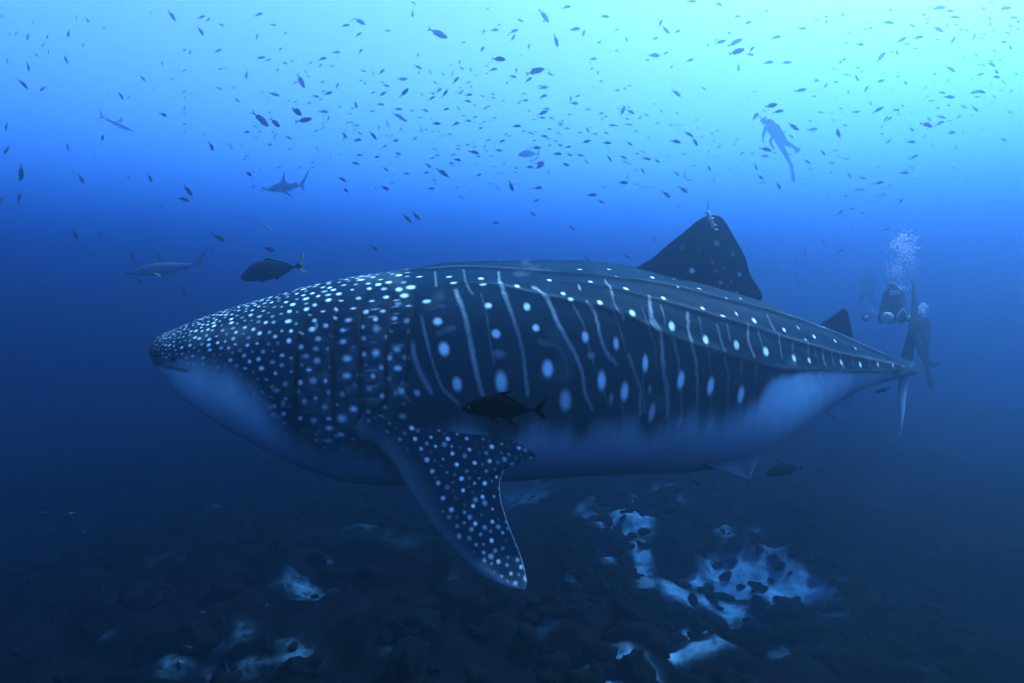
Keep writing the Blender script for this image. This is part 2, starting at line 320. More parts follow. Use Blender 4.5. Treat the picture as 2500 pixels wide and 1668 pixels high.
STRIPES = [(z2(a), w, k) for a, w, k in (
 ([(430,310),(470,420),(500,520),(525,650),(555,800),(590,950),(620,1050)],20,.42),([(730,260),(770,360),(820,500),(870,650),(895,780),(905,900),(920,1020)],18,.36),
 ([(960,290),(1050,370),(1110,500),(1180,630),(1250,760),(1290,870),(1310,1000),(1360,1120)],16,.38),([(1320,395),(1380,470),(1410,600),(1450,720),(1530,820)],14,.3),
 ([(1450,230),(1490,310),(1520,430),(1580,510)],12,.3),([(1610,750),(1650,870),(1690,1000),(1685,1150)],18,.3),([(1750,350),(1770,490),(1825,590),(1840,700),(1850,850),(1880,1000),(1880,1150)],14,.36),
 ([(120,650),(150,780),(200,900),(260,1000)],22,.36),([(190,470),(230,650),(270,800),(330,960),(450,1080)],15,.26),([(480,170),(500,260),(545,330)],12,.26),([(285,180),(290,270)],14,.3),([(720,180),(728,260)],12,.35),
 ([(1000,660),(1120,690),(1180,800),(1190,900)],22,.18),([(350,400),(250,425)],16,.14),([(600,330),(640,480),(660,640),(690,800)],12,.17),([(1230,420),(1290,520),(1340,700),(1380,850)],12,.17),([(1500,450),(1560,600),(1590,720)],10,.17),([(1700,420),(1740,560),(1790,700),(1800,850)],10,.17),([(1920,650),(1950,800),(1960,1000)],12,.22),([(1440,1000),(1480,1120)],16,.22),([(1560,1080),(1590,1200)],18,.22),([(60,1010),(110,1060)],14,.2),([(420,560),(300,600)],24,.12))]
STRIPES += [(z3(a), w*1.25, k) for a, w, k in (
 ([(60,580),(65,680),(120,760),(130,950),(150,1100),(155,1210)],12,.34),([(265,640),(275,770),(310,900),(320,1080),(310,1260)],12,.3),([(425,700),(465,850)],10,.24),([(560,900),(560,1030)],10,.18),([(180,780),(215,900)],9,.18),([(230,1060),(235,1200)],12,.22),([(395,1100),(395,1230)],12,.22),([(640,930),(650,1060)],10,.18),([(380,850),(392,970)],8,.16),([(590,710),(600,800),(630,880)],9,.3),
 ([(700,650),(750,745)],7,.26),([(765,760),(785,890)],7,.3),([(920,790),(930,870)],6,.26),([(1005,840),(1020,920)],7,.34),([(470,880),(490,1000),(480,1220)],12,.22),([(1095,860),(1120,940)],6,.26),([(1240,870),(1260,930)],5,.22),([(120,600),(150,700)],8,.2),([(330,660),(345,760)],8,.2),([(480,700),(500,800)],8,.2),([(650,740),(675,830)],7,.22),([(840,800),(850,870)],6,.24),([(960,830),(975,890)],6,.24),([(1050,850),(1070,920)],6,.24),([(1160,880),(1175,930)],5,.22),([(20,960),(30,1180)],11,.2),([(560,1130),(555,1230)],11,.2),([(1330,880),(1350,940)],5,.22))]
GILLSPOT = z1([(1275,548,20,17,1),(1220,635,24,17,.9),(1100,692,22,20,1),(1205,708,24,18,.5),(1215,788,27,22,.75),(1185,920,32,26,.6),(1130,1065,24,24,.6),(1195,1195,28,24,.6),(1270,1105,26,24,.55),(1390,650,28,20,.8),(1420,770,36,26,.95),(1415,890,36,24,.9),(1430,505,27,17,.8),(1385,1185,40,34,1),(1300,1005,20,26,.55),(1525,545,17,17,.9),(1530,630,22,20,.8),(1615,735,30,30,.95),(1665,440,22,13,.9),(1590,368,20,10,.9),(1465,430,22,10,.9),(1255,447,18,9,.9),(1380,375,17,8,1),(1720,580,14,12,.8),(1690,630,12,22,.8),(1840,410,22,10,.8),(1840,585,12,16,.8),(1453,300,13,10,1),(1395,262,20,9,1),(1650,228,20,8,1),(1920,207,18,9,1),(1620,560,30,36,.4),(1400,575,36,16,.4),(1130,750,40,20,.35),(1290,705,18,18,.6),(1060,1000,1,1,0),(985,1085,20,34,.35),(960,1170,26,22,.25),(895,1105,24,26,.4),(935,985,30,18,.4),(1000,945,24,20,.45),(1350,1080,14,14,.7),(1210,540,14,40,.35),(1345,1300,24,24,.4),(1265,1325,24,24,.35),(1215,1285,20,20,.35),(1600,660,40,16,.2),(1590,850,90,14,.25),(1590,965,90,16,.25),(1600,1050,80,14,.2),(1765,680,60,16,.3),(1610,430,40,10,.35),(1590,485,40,10,.4),(1755,360,30,10,.4),(1750,410,40,8,.3),(1740,520,36,10,.35),(1750,455,36,8,.25),(1705,740,30,30,.3),(1710,915,26,30,.3),(1545,1150,40,26,.25),(1600,1150,20,26,.25),(1430,985,40,30,.2)])

def build_shark():
    NS, M = 1050, 420
    t = np.linspace(0, 1, NS); s = .82 * (.62*t + .38*t*t)
    phi = np.linspace(0, 2*np.pi, M, endpoint=False)
    V = body(s, phi)                                   # NS,M,3
    H = M // 2 + 1
    N = V[:, :H]                                       # near half (and mirror for the far one)
    ds = np.gradient(N, axis=0); dp = np.gradient(N, axis=1)
    nm = np.cross(ds, dp); nm /= np.linalg.norm(nm, axis=-1, keepdims=True) + 1e-9
    ctr = np.stack([*spine(s)[:2], np.full(NS, ZR)], -1)[:, None]
    flip = np.sign(((N - ctr) * nm).sum(-1).mean()); nm = nm * flip
    PR = proj(N); vis = ((CAM - N) * nm).sum(-1) > 0
    uv = np.where(vis[..., None], PR[..., :2], 1e6)
    e1 = ds / (np.linalg.norm(ds, axis=-1, keepdims=True) + 1e-9); e2 = dp / (np.linalg.norm(dp, axis=-1, keepdims=True) + 1e-9)
    def find(u, v):
        d = (uv[..., 0]-u)**2 + (uv[..., 1]-v)**2; k = int(np.argmin(d)); return divmod(k, H)
    def window(i, r):                                  # stations within r metres
        ds_ = r / LEN * 1.3; a = np.searchsorted(s, s[i]-ds_); b = np.searchsorted(s, s[i]+ds_) + 1; return max(0, a), min(NS, b)
    spot = np.zeros((NS, H)); dark = np.zeros((NS, H)); disp = np.zeros((NS, H)); rid = np.zeros((NS, H))
    def paint(i, j, ra, rb, k, pw=1.3, arr=spot):
        R = max(ra, rb) * 2.4; a, b = window(i, R); P = N[a:b] - N[i, j]
        x = (P @ e1[i, j]) / ra; y = (P @ e2[i, j]) / rb; z = (P @ nm[i, j]) / (max(ra, rb) * 1.5)
        arr[a:b] = np.maximum(arr[a:b], k * np.exp(-(x*x + y*y + z*z)**pw))
    def pxm(i, j): return PR[i, j, 2] / F
    def line3(pts, step=3.0):
        P = np.array([p[:2] for p in pts], float); L = np.concatenate([[0], np.cumsum(np.hypot(*np.diff(P, axis=0).T))])
        q = np.arange(0, L[-1], step); u = pchip(L, P[:,0], q) if len(L) > 2 else np.interp(q, L, P[:,0]); v = pchip(L, P[:,1], q) if len(L) > 2 else np.interp(q, L, P[:,1])
        return [find(a, b) for a, b in zip(u, v)]
    # ridges along the back
    for pts, h, w in RIDGES:
        ij = line3(pts, 4.0); ii = np.array([a for a, _ in ij]); jj = np.array([b for _, b in ij], float)
        o = np.argsort(ii); ii = ii[o]; jj = jj[o]
        jl = np.convolve(np.pad(jj, 12, mode='edge'), np.ones(25)/25, 'valid')
        k = np.arange(NS); jc = np.interp(k, ii, jl); on = smooth(ii[0]-40, ii[0]+70, k) * (1 - smooth(ii[-1]+5, ii[-1]+30, k))
        arc = np.cumsum(np.linalg.norm(dp, axis=-1), axis=1); c = np.array([np.interp(jc[q], np.arange(H), arc[q]) for q in range(NS)])
        d = arc - c[:, None]; g = np.exp(-np.abs(d/w)**1.7) * on[:, None]
        disp += h * g; rid = np.maximum(rid, np.exp(-(d/.026)**2) * on[:, None] * (.03 + .08*fbm(N[..., 0]*4, N[..., 2]*2, 501, 3)))
    # dorsal mid-line ridge
    arc0 = np.cumsum(np.linalg.norm(dp, axis=-1), axis=1); on = smooth(.17, .25, s) * (1 - smooth(.78, .82, s))
    disp += .03 * np.exp(-(arc0/.05)**2) * on[:, None]
    # stripes and flank spots
    for pts, w, k in STRIPES:
        sc_ = 2.8 if True else 1
        for (i, j) in line3(pts, 4.0):
            r = w / 2.8 * pxm(i, j) * random.uniform(.75, 1.0); wk = .5 + .7 * vnoise(np.array([s[i]*60]), np.array([j*.07]), 211)[0]; paint(i, j, r, r * 1.5, k * .74 * wk, .9)
    for (u, v, rx, ry, k) in FLANK:
        i, j = find(u, v); m = pxm(i, j) / 2.8 * 1.0; paint(i, j, rx * m * 1.12, ry * m * 1.05, k, 1.6)
    for (u, v, rx, ry, k) in GILLSPOT:
        if k <= 0: continue
        i, j = find(u, v); m = pxm(i, j) / 2.8 * .8; paint(i, j, rx * m, ry * m, k * .92, 1.0)
    # dense spots on the head, finer towards the snout
    taken = [N[find(p[0], p[1])] for p in GILLSPOT if p[4] > .4]
    belly_line = np.array([(340,888),(376,888),(483,905),(590,915),(643,985),(665,1030),(726,1075),(800,1095)], float)
    pts = []; rad = []
    for p in taken: pts.append(p); rad.append(.10)
    smax = int(np.searchsorted(s, .205))
    cand = rng.integers(0, [smax, H], size=(90000, 2))
    pw = np.maximum(.06, .10)
    cell = {}
    def near(p, spc):
        c = tuple((p // .12).astype(int))
        for a in (-1, 0, 1):
            for b in (-1, 0, 1):
                for d_ in (-1, 0, 1):
                    for q, rr in cell.get((c[0]+a, c[1]+b, c[2]+d_), ()):
                        if (q[0]-p[0])**2 + (q[1]-p[1])**2 + (q[2]-p[2])**2 < max(spc, rr)**2: return True
        return False
    def keep(p, rr): cell.setdefault(tuple((p // .12).astype(int)), []).append((p, rr))
    for p in taken: keep(p, .085)
    for (i, j) in cand:
        u, v = PR[i, j, :2]
        if vis[i, j]:
            if v > np.interp(u, *belly_line.T) + 42 or u > 995: continue
        elif j > H * .3: continue
        sv = s[i]; spc = np.interp(sv, [0,.01,.03,.07,.12,.2], [.017,.022,.034,.05,.064,.086])
        p = N[i, j]
        if near(p, spc): continue
        keep(p, spc * .92)
        edge = 1.0
        if vis[i, j]: edge = .22 + .78 * smooth(-20, 60, np.interp(u, *belly_line.T) - v)
        up_ = smooth(.55, .15, j / H)
        k = (random.choice([1, 1, .95, .6, .45, .3, .25])) * edge; r = spc * random.uniform(.17, .27)
        paint(i, j, r * random.uniform(1, 1.5), r * random.uniform(.8, 1.1), k, 1.1 + .5*up_)
    # faint marbling over head and gill flaps
    mb = fbm(N[..., 0]*13 + 40, N[..., 2]*26, 301, 4); hd_ = 1 - smooth(.19, .225, s)[:, None]
    spot[:] = np.maximum(spot, (.03*smooth(.02, .1, s) + .05*smooth(.11, .15, s))[:, None] * (.7 + .6*smooth(.4, .7, mb)) * hd_ * (.25 + .75*smooth(.18, .45, np.arange(H)/H))[None])
    mb2 = fbm(N[..., 0]*3, N[..., 2]*4, 331, 4); spot[:] = np.maximum(spot, .07*smooth(.5, .8, mb2))
    # gill slits: each flap overlaps the next
    for pts_ in GILLS:
        ij = line3(pts_, 2.5); n_ = len(ij)
        G = np.array([N[a] for a in ij]); a0 = min(a for a, _ in ij); a1 = max(a for a, _ in ij); a, b = max(0, a0-30), min(NS, a1+40)
        sub = N[a:b].reshape(-1, 3); best = np.full(len(sub), 9.); arg = np.zeros(len(sub), int)
        for k in range(n_):
            d = ((sub - G[k])**2).sum(1); m = d < best; best[m] = d[m]; arg[m] = k
        d = np.sqrt(best).reshape(b-a, H); arg = arg.reshape(b-a, H)
        side = s[a:b, None] - s[np.array([q for q, _ in ij])][arg]
        # which side of the slit, using the local direction
        T = np.gradient(G, axis=0)[arg]; dv = (N[a:b] - G[arg]); back = (np.cross(T, nm[a:b]) * dv).sum(-1)
        if (back * side).sum() < 0: back = -back
        fade = np.sin(np.pi * np.clip(arg / (n_-1), .02, .98))**.5 * ((arg > 0) & (arg < n_-1))
        disp[a:b] += np.where(back > 0, -.022 * np.exp(-d/.09), .006 * np.exp(-(d/.07))) * fade
        dark[a:b] = np.maximum(dark[a:b], np.where(back > -.001, np.exp(-(d/.020)**2), 0) * fade * 1.0)
        rid[a:b] = np.maximum(rid[a:b], np.where(back <= 0, np.exp(-((d-.014)/.009)**2), 0) * fade * .10)
    # mouth, nostril
    for (i, j) in line3([(364,874),(372,884),(384,892),(405,898),(430,903),(455,908)], 1.5):
        paint(i, j, .022, .016, .5, 1.2, dark); a, b = window(i, .1); P = N[a:b] - N[i, j]; disp[a:b] -= .0012 * np.exp(-(P**2).sum(-1) / .018**2)
    for (u, v, r) in ((380,872,.022),(390,884,.026),(386,878,.018)):
        i, j = find(u, v); paint(i, j, r*1.5, r, .7, 1.0, dark)
    eye_ij = find(424, 876)
    # underside
    BL = np.array([(300,880),(376,888),(483,900),(560,915),(620,960),(670,1030),(726,1085),(800,1115),(900,1135),(1000,1100),(1130,1060),(1317,1058),(1560,1052),(1700,1040),(1783,1020),(1840,985),(1868,950),(1905,925),(1948,912),(2006,909),(2096,909),(2180,908),(2240,906),(2300,905)], float)
    soft = np.interp(PR[..., 0], [360, 620, 1000, 1300, 1750, 1850, 1950, 2250], [55, 110, 85, 70, 75, 50, 12, 8])
    wob = (fbm(N[..., 0]*5.5, N[..., 2]*.9 + 30, 131, 4) - .5) * 95 * np.interp(PR[..., 0], [360, 900, 1300, 1850, 1950], [.3, .6, 1, .7, .1])
    dv = PR[..., 1] + wob - np.interp(PR[..., 0], *BL.T)
    bel = smooth(-1, 1, dv / soft); low = np.arange(H)[None] / (H-1)
    bel = np.where(vis, bel, (low > .5) * 1.0)
    spot = np.maximum(spot * (1 - .75*bel), rid * (1-bel))
    pu, pv = PR[..., 0], PR[..., 1]
    rear = np.exp(-(((pu - 1945)/95)**2 + ((pv - 975 + (pu-1945)*.35)/62)**2)) * vis
    spot = np.maximum(spot, .85 * rear * bel)  # white rear belly, its brightly lit patch painted into the pigment
    gl = np.exp(-(((pu - 640)/120)**2 + ((pv - 1010)/50)**2)) * vis; spot = np.maximum(spot, .10 * gl * bel)
    disp += (fbm(N[..., 0]*1.5 + 9, (N[..., 2] + N[..., 1])*1.8, 401, 4) - .5) * .035 * smooth(.03, .1, s)[:, None]
    disp += (fbm(N[..., 0]*7, (N[..., 2] + N[..., 1])*5, 431, 3) - .5) * .012 * bel
    N2 = N + nm * disp[..., None]
    Vf = np.empty_like(V); Vf[:, :H] = N2
    # mirror the relief to the far side
    Vf[:, H:] = V[:, H:]
    C = []
    for q in range(NS):
        pass
    X, Y, th = spine(s); nn = np.stack([np.sin(th), -np.cos(th), 0*th], -1); la = math.cos(ROLL)*nn - math.sin(ROLL)*np.array([0, 0, 1.])
    mir = N2[:, 1:H-1][:, ::-1]; dl = ((mir - ctr) @ np.eye(3) * la[:, None]).sum(-1)
    Vf[:, H:] = mir - 2 * dl[..., None] * la[:, None]
    def full(a): return np.concatenate([a, a[:, 1:H-1][:, ::-1]], 1)
    A = np.stack([full(spot), full(bel), full(dark)], -1).reshape(-1, 3)
    idx = np.arange(NS*M).reshape(NS, M); nx = np.roll(idx, -1, 1)
    fq = np.stack([idx[:-1], idx[1:], nx[1:], nx[:-1]], -1).reshape(-1, 4)
    vs_ = [Vf.reshape(-1, 3)]; fs = [fq]; at_ = [A]; off = NS*M
    tips = np.stack([Vf[0].mean(0), Vf[-1].mean(0)]); vs_.append(tips); at_.append(np.array([A[:M].mean(0), A[-M:].mean(0)]))
    tri = np.concatenate([np.stack([idx[0], nx[0], np.full(M, off)], -1), np.stack([nx[-1], idx[-1], np.full(M, off+1)], -1)]); off += 2
    # ---- fins, shells that flow out of the body
    def resample(P, t, tk=None):
        P = np.asarray(P, float); tk = np.linspace(0, 1, len(P)) if tk is None else np.asarray(tk, float)
        return np.stack([pchip(tk, P[:, k], t) for k in range(P.shape[1])], -1)
    def plate(Lp, Tp, thick, nrm_, nt=90, nu=60, belly=None, spots=(), rim=0, mirror=None, dense=None, lk=None, tk=None, base=0.0, face=1):
        nonlocal off
        tt = np.linspace(0, 1, nt)**.9; uu = .5 - .5*np.cos(np.pi*np.linspace(0, 1, nu))
        Lc = resample(Lp, tt, lk); Tc = resample(Tp, tt, tk)
        mid = Lc[:, None]*(1-uu)[None, :, None] + Tc[:, None]*uu[None, :, None]
        prof = (np.sqrt(uu + 1e-6) * (1-uu) * 2.2 + .03)[None] * thick(tt)[:, None]
        prof[:, 0] *= .3; prof[-1] *= .3
        n_ = np.broadcast_to(nrm_, mid.shape)
        out = []
        ps = proj(mid); sp = np.zeros((nt, nu)); be = np.zeros((nt, nu)); dk = np.zeros((nt, nu))
        for (u, v, r, k) in spots:
            q = int(np.argmin((ps[..., 0]-u)**2 + (ps[..., 1]-v)**2)); p = mid.reshape(-1, 3)[q]; m = ps.reshape(-1, 3)[q, 2] / F * r
            sp = np.maximum(sp, k * np.exp(-(((mid - p)**2).sum(-1) / m**2)**1.2))
        if dense:
            pts2 = [mid.reshape(-1, 3)[int(np.argmin((ps[..., 0]-a[0])**2 + (ps[..., 1]-a[1])**2))] for a in spots]
            for _ in range(3500):
                a, b_ = rng.integers(3, nt-2), rng.integers(2, nu-1); spc, u0 = dense; p = mid[a, b_]
                if uu[b_] < u0 + random.uniform(0, .12): continue
                if pts2 and (np.linalg.norm(np.array(pts2) - p, axis=1) < spc).any(): continue
                pts2.append(p); r = spc*random.uniform(.18, .42); sp = np.maximum(sp, random.choice([.12, .2, .35])*np.exp(-((mid-p)**2).sum(-1)/r**2))
        if belly is not None: be = belly(tt[:, None], uu[None]) * np.ones((nt, nu))
        if rim: sp = np.maximum(sp, rim * smooth(1 - .012, 1, uu)[None] * smooth(.25, .5, tt)[:, None])
        col_ = np.stack([sp, be, dk], -1)
        for mir_ in ([None] if mirror is None else [None, mirror]):
            for sgn in (1, -1):
                g = mid + sgn * prof[..., None] * n_
                cc = col_.copy()
                if sgn == -1 and face == 2: cc[..., 0] = 0; cc[..., 1] = .9
                if mir_ is not None:
                    p0, nn_ = mir_; g = g - 2 * ((g - p0) @ nn_)[..., None] * nn_
                vs_.append(g.reshape(-1, 3)); at_.append(cc.reshape(-1, 3))
                I = np.arange(nt*nu).reshape(nt, nu) + off; q = np.stack([I[:-1, :-1], I[1:, :-1], I[1:, 1:], I[:-1, 1:]], -1).reshape(-1, 4)
                if (sgn == 1) == (mir_ is None): q = q[:, ::-1]
                fs.append(q); out.append(I); off += nt*nu
            a, b_ = out[-2], out[-1]
            def loop(I): return np.concatenate([I[:, 0], I[-1, 1:], I[::-1, -1][1:], I[0, ::-1][1:-1]])
            la_, lb_ = loop(a), loop(b_); fs.append(np.stack([la_, np.roll(la_, -1), np.roll(lb_, -1), lb_], -1))
        return mid
    # first dorsal: in the body's own mid plane
    p0, tg, la_, up_ = body_frame(.50); p1, _, _, _ = body_frame(.56); p2, _, _, _ = body_frame(.46)
    dn = nrm(np.cross(nrm(p1 - p2), up_)); dn = dn if dn @ (CAM - p0) > 0 else -dn
    Lp = on_plane([(1505,690),(1556,652),(1590,632),(1627,601),(1672,565),(1705,538),(1728,527),(1742,525)], p0, dn)
    Tp = on_plane([(1790,745),(1858,733),(1861,724),(1832,672),(1819,627),(1800,592),(1783,562),(1766,536),(1756,528),(1744,525)], p0, dn)
    dorsal = plate(Lp, Tp, lambda t: .10*np.exp(-t/.07) + .052*(1-t) + .008, dn, 120, 90, spots=[(1683,660,6,.8),(1803,670,6,.35),(1747,594,9,.22),(1740,662,6,.2),(1736,640,6,.16),(1662,603,10,.14),(1787,620,8,.15),(1752,690,6,.3),(1765,655,6,.14),(1700,610,7,.1),(1780,690,5,.18),(1716,705,6,.45),(1795,716,5,.4),(1720,620,9,.07),(1770,700,6,.12)],
                   lk=[0,.12,.22,.38,.6,.8,.94,1], tk=[0,.1,.14,.3,.5,.66,.8,.93,.97,1])
    # second dorsal
    p0b, _, _, upb = body_frame(.70); q1 = body_frame(.73)[0]; q2 = body_frame(.67)[0]; d2 = nrm(np.cross(nrm(q1-q2), upb)); d2 = d2 if d2 @ (CAM-p0b) > 0 else -d2
    plate(on_plane([(1990,800),(2010,786),(2040,766),(2057,755),(2063,754)], p0b, d2), on_plane([(2078,842),(2086,834),(2080,812),(2075,785),(2070,762),(2064,754)], p0b, d2), lambda t: .04*np.exp(-t/.1)+.022*(1-t)+.005, d2, 50, 40)
    # anal fin
    plate(on_plane([(2000,990),(2018,1008),(2038,1023),(2052,1031)], p0b, d2), on_plane([(2085,965),(2074,990),(2066,1012),(2054,1031)], p0b, d2), lambda t: .025*(1-t)+.005, d2, 40, 30, belly=lambda t, u: .8 + 0*t*u)
    # caudal fin
    pc, _, _, _ = body_frame(.775); hd = math.radians(42); fw = np.array([math.cos(hd), math.sin(hd), 0]); cn = np.array([math.sin(hd), -math.cos(hd), 0]); base_z = 5.87 - 6.5 + CAMZ
    def cp(a, h, c): q = pc + fw*a + cn*c; return np.array([q[0], q[1], base_z + h])
    plate([cp(-.14,-.06,0),cp(-.02,.06,0),cp(.06,.16,0),cp(.2,.35,0),cp(.5,.72,-.05),cp(.66,.92,-.10),cp(.73,1.0,-.13)], [cp(.40,-.02,0),cp(.43,.1,0),cp(.46,.2,0),cp(.52,.36,0),cp(.73,.72,-.05),cp(.80,.90,-.10),cp(.78,1.0,-.13)], lambda t: .07*np.exp(-t/.12)+.03*(1-t)+.006, cn, 80, 40,
          belly=lambda t, u: .25*smooth(.2, .6, t)*(u > -1), spots=[])
    plate([cp(-.16,.0,0),cp(-.05,-.12,0),cp(.02,-.2,-.02),cp(.1,-.35,-.05),cp(.3,-.75,-.09),cp(.42,-.98,-.15),cp(.5,-1.17,-.22)], [cp(.40,.03,0),cp(.40,-.1,0),cp(.40,-.2,-.02),cp(.41,-.35,-.05),cp(.45,-.75,-.09),cp(.49,-.98,-.15),cp(.52,-1.17,-.22)], lambda t: .06*np.exp(-t/.12)+.028*(1-t)+.005, cn, 80, 40, belly=lambda t, u: .75 + 0*t*u)
    # pectorals: hang down and out from behind the gills
    bq, tgq, laq, upq = body_frame(.235)
    i, j = find(1000, 1040); root = N2[i, j] - nm[i, j] * .10
    pn = nrm(laq * .80 + np.array([0, 0, 1.]) * .60)
    out_dir = nrm(np.cross(pn, tgq))
    PL = on_plane([(865,1050),(880,1078),(915,1086),(945,1116),(971,1151),(1000,1203),(1037,1259),(1097,1333),(1148,1384),(1193,1414),(1248,1436),(1276,1441)], root, pn)
    PT = on_plane([(990,935),(1045,972),(1134,1011),(1193,1048),(1267,1085),(1311,1113),(1285,1125),(1252,1137),(1230,1151),(1220,1181),(1221,1210),(1230,1248),(1245,1292),(1270,1355),(1281,1395),(1286,1425),(1280,1441)], root, pn)
    psp = [(x, y, r*.62/2.0, k) for x, y, r, k in z4([(445,240,22,1),(300,303,20,.9),(270,220,28,.9),(598,307,18,1),(403,353,20,.95),(510,347,16,.9),(397,424,20,.95),(510,412,13,.7),(627,398,18,1),(820,425,17,.95),(418,490,18,.85),(515,473,14,.8),(632,483,18,1),(757,478,15,.85),(730,423,13,.8),(455,547,16,.7),(550,537,14,.7),(657,578,16,.95),(773,548,15,.9),(920,527,20,1),(690,653,17,.95),(805,640,17,.9),(900,620,17,.95),(490,620,22,.6),(528,697,20,.55),(720,742,18,1),(873,763,18,1),(730,817,16,.9),(858,850,17,.85),(795,915,17,1),(805,768,14,.6),(565,770,20,.5),(598,868,20,.5),(655,942,22,.5),(808,1030,18,.85),(922,1013,16,.8),(915,1138,18,.9),(865,1220,18,.4),(965,1280,20,.4),(1100,530,18,.8),(925,930,12,.6),(935,850,10,.6),(950,718,12,.7),(990,1085,14,.5),(1045,1355,20,.3),(320,135,20,.8),(425,157,20,.5),(370,267,16,.5),(435,293,14,.7),(880,690,14,.5),(985,500,13,.5),(865,475,12,.5),(1030,575,14,.35),(740,960,18,.3),(770,1130,26,.2),(690,1050,22,.2),(625,700,13,.35),(600,620,10,.45),(570,430,9,.6),(690,450,9,.6),(560,380,9,.5),(655,530,9,.5),(940,1205,22,.25),(845,1100,18,.3)])]
    psp = [(x, y, max(3.3, r*.86), k) for x, y, r, k in psp]
    plate(PL, PT, lambda t: .05*np.exp(-t/.1) + .075*(1-t)**1.2 + .012, pn, 240, 180, spots=psp, dense=(.046, .16), rim=.75, mirror=(bq, laq), face=2,
          belly=lambda t, u: .34*smooth(.42, .05, u + .16*np.sin(5*t)*.3) * (1-.3*t) + .22*smooth(.6, 1, t), lk=[0,.05,.1,.16,.23,.33,.44,.6,.73,.83,.94,1], tk=[0,.06,.14,.2,.28,.34,.37,.41,.44,.49,.53,.6,.68,.8,.88,.96,1])
    # pelvics
    bq2, tg2, la2, _ = body_frame(.56); i, j = find(1800, 1120); rt2 = N2[i, j] - nm[i, j]*.05; pn2 = nrm(la2*.9 + np.array([0, 0, .45]))
    plate(on_plane([(1715,1135),(1760,1152),(1795,1162),(1826,1171)], rt2, pn2), on_plane([(1885,1075),(1868,1102),(1846,1138),(1832,1171)], rt2, pn2), lambda t: .05*np.exp(-t/.12)+.03*(1-t)+.006, pn2, 60, 50, belly=lambda t, u: .42 + .12*np.sin(9*u)*t + 0*u, mirror=(bq2, la2))
    me = mesh_from('whale_shark', np.concatenate(vs_), [np.concatenate(fs), tri], SKIN, {'skin': np.concatenate(at_)})
    o = obj('whale_shark', me, label='huge dark whale shark covered in white spots swimming over the reef', cat='whale shark')
    # eyes
    ei, ej = eye_ij
    em = material('eye_black', (.006, .006, .008), .2, .5)
    for k in (0, 1):
        c = N2[ei, ej] - nm[ei, ej]*.006
        if k: c = c - 2*((c - ctr[ei, 0]) @ la[ei]) * la[ei]
        bm = bmesh.new(); ball(bm, c, .022, 12); obj('eye', bm_mesh('eye', bm, em), o)
    return dorsal, dn
DORSAL, DORSAL_N = build_shark()

# ------------------------------------------------------------------ satellite tag clamped to the dorsal fin
def make_tag():
    p0 = DORSAL.reshape(-1, 3).mean(0); off = DORSAL_N * .06
    def P(u, v, k=1.0): return on_plane(np.array([u, v], float), p0, DORSAL_N) + off*k
    mt = material('tag_clear_plastic', (.55, .62, .62), .25, .5, noise=(60, (.3, .36, .36))); ml = material('tag_wire', (.05, .05, .05), .4)
    root = bpy.data.objects.new('satellite_tag', None); col.objects.link(root)
    root['label'] = 'small pale tracking tag with thin antenna clamped to the dorsal fin tip'; root['category'] = 'tag'
    def part(n, bm, m): obj(n, bm_mesh(n, bm, m), root)
    for d in (-2.4, 2.4):
        bm = bmesh.new(); tube(bm, [P(1721+d, 527), P(1733+d, 553)], .007, 8); part('tube', bm, mt)
    bm = bmesh.new(); tube(bm, [P(1719, 519), P(1722, 528)], .017, 10); part('housing', bm, mt)
    bm = bmesh.new(); tube(bm, [P(1719, 522), P(1720, 508), P(1719.4, 492)], [.006, .004, .003], 6); part('antenna', bm, ml)
    for (u, v) in ((1727, 535), (1733, 552)):
        bm = bmesh.new(); tube(bm, [P(u-5, v+1), P(u+5, v-1)], .007, 8); part('bracket', bm, mt)
        for d in (-5.5, 5.5):
            bm = bmesh.new(); ball(bm, P(u+d, v-d*.2), .010, 8); part('bolt', bm, mt)
    bm = bmesh.new(); tube(bm, [P(1733, 556), P(1735, 560), P(1739, 561.5), P(1743, 561)], .005, 6); part('tether', bm, mt)
make_tag()

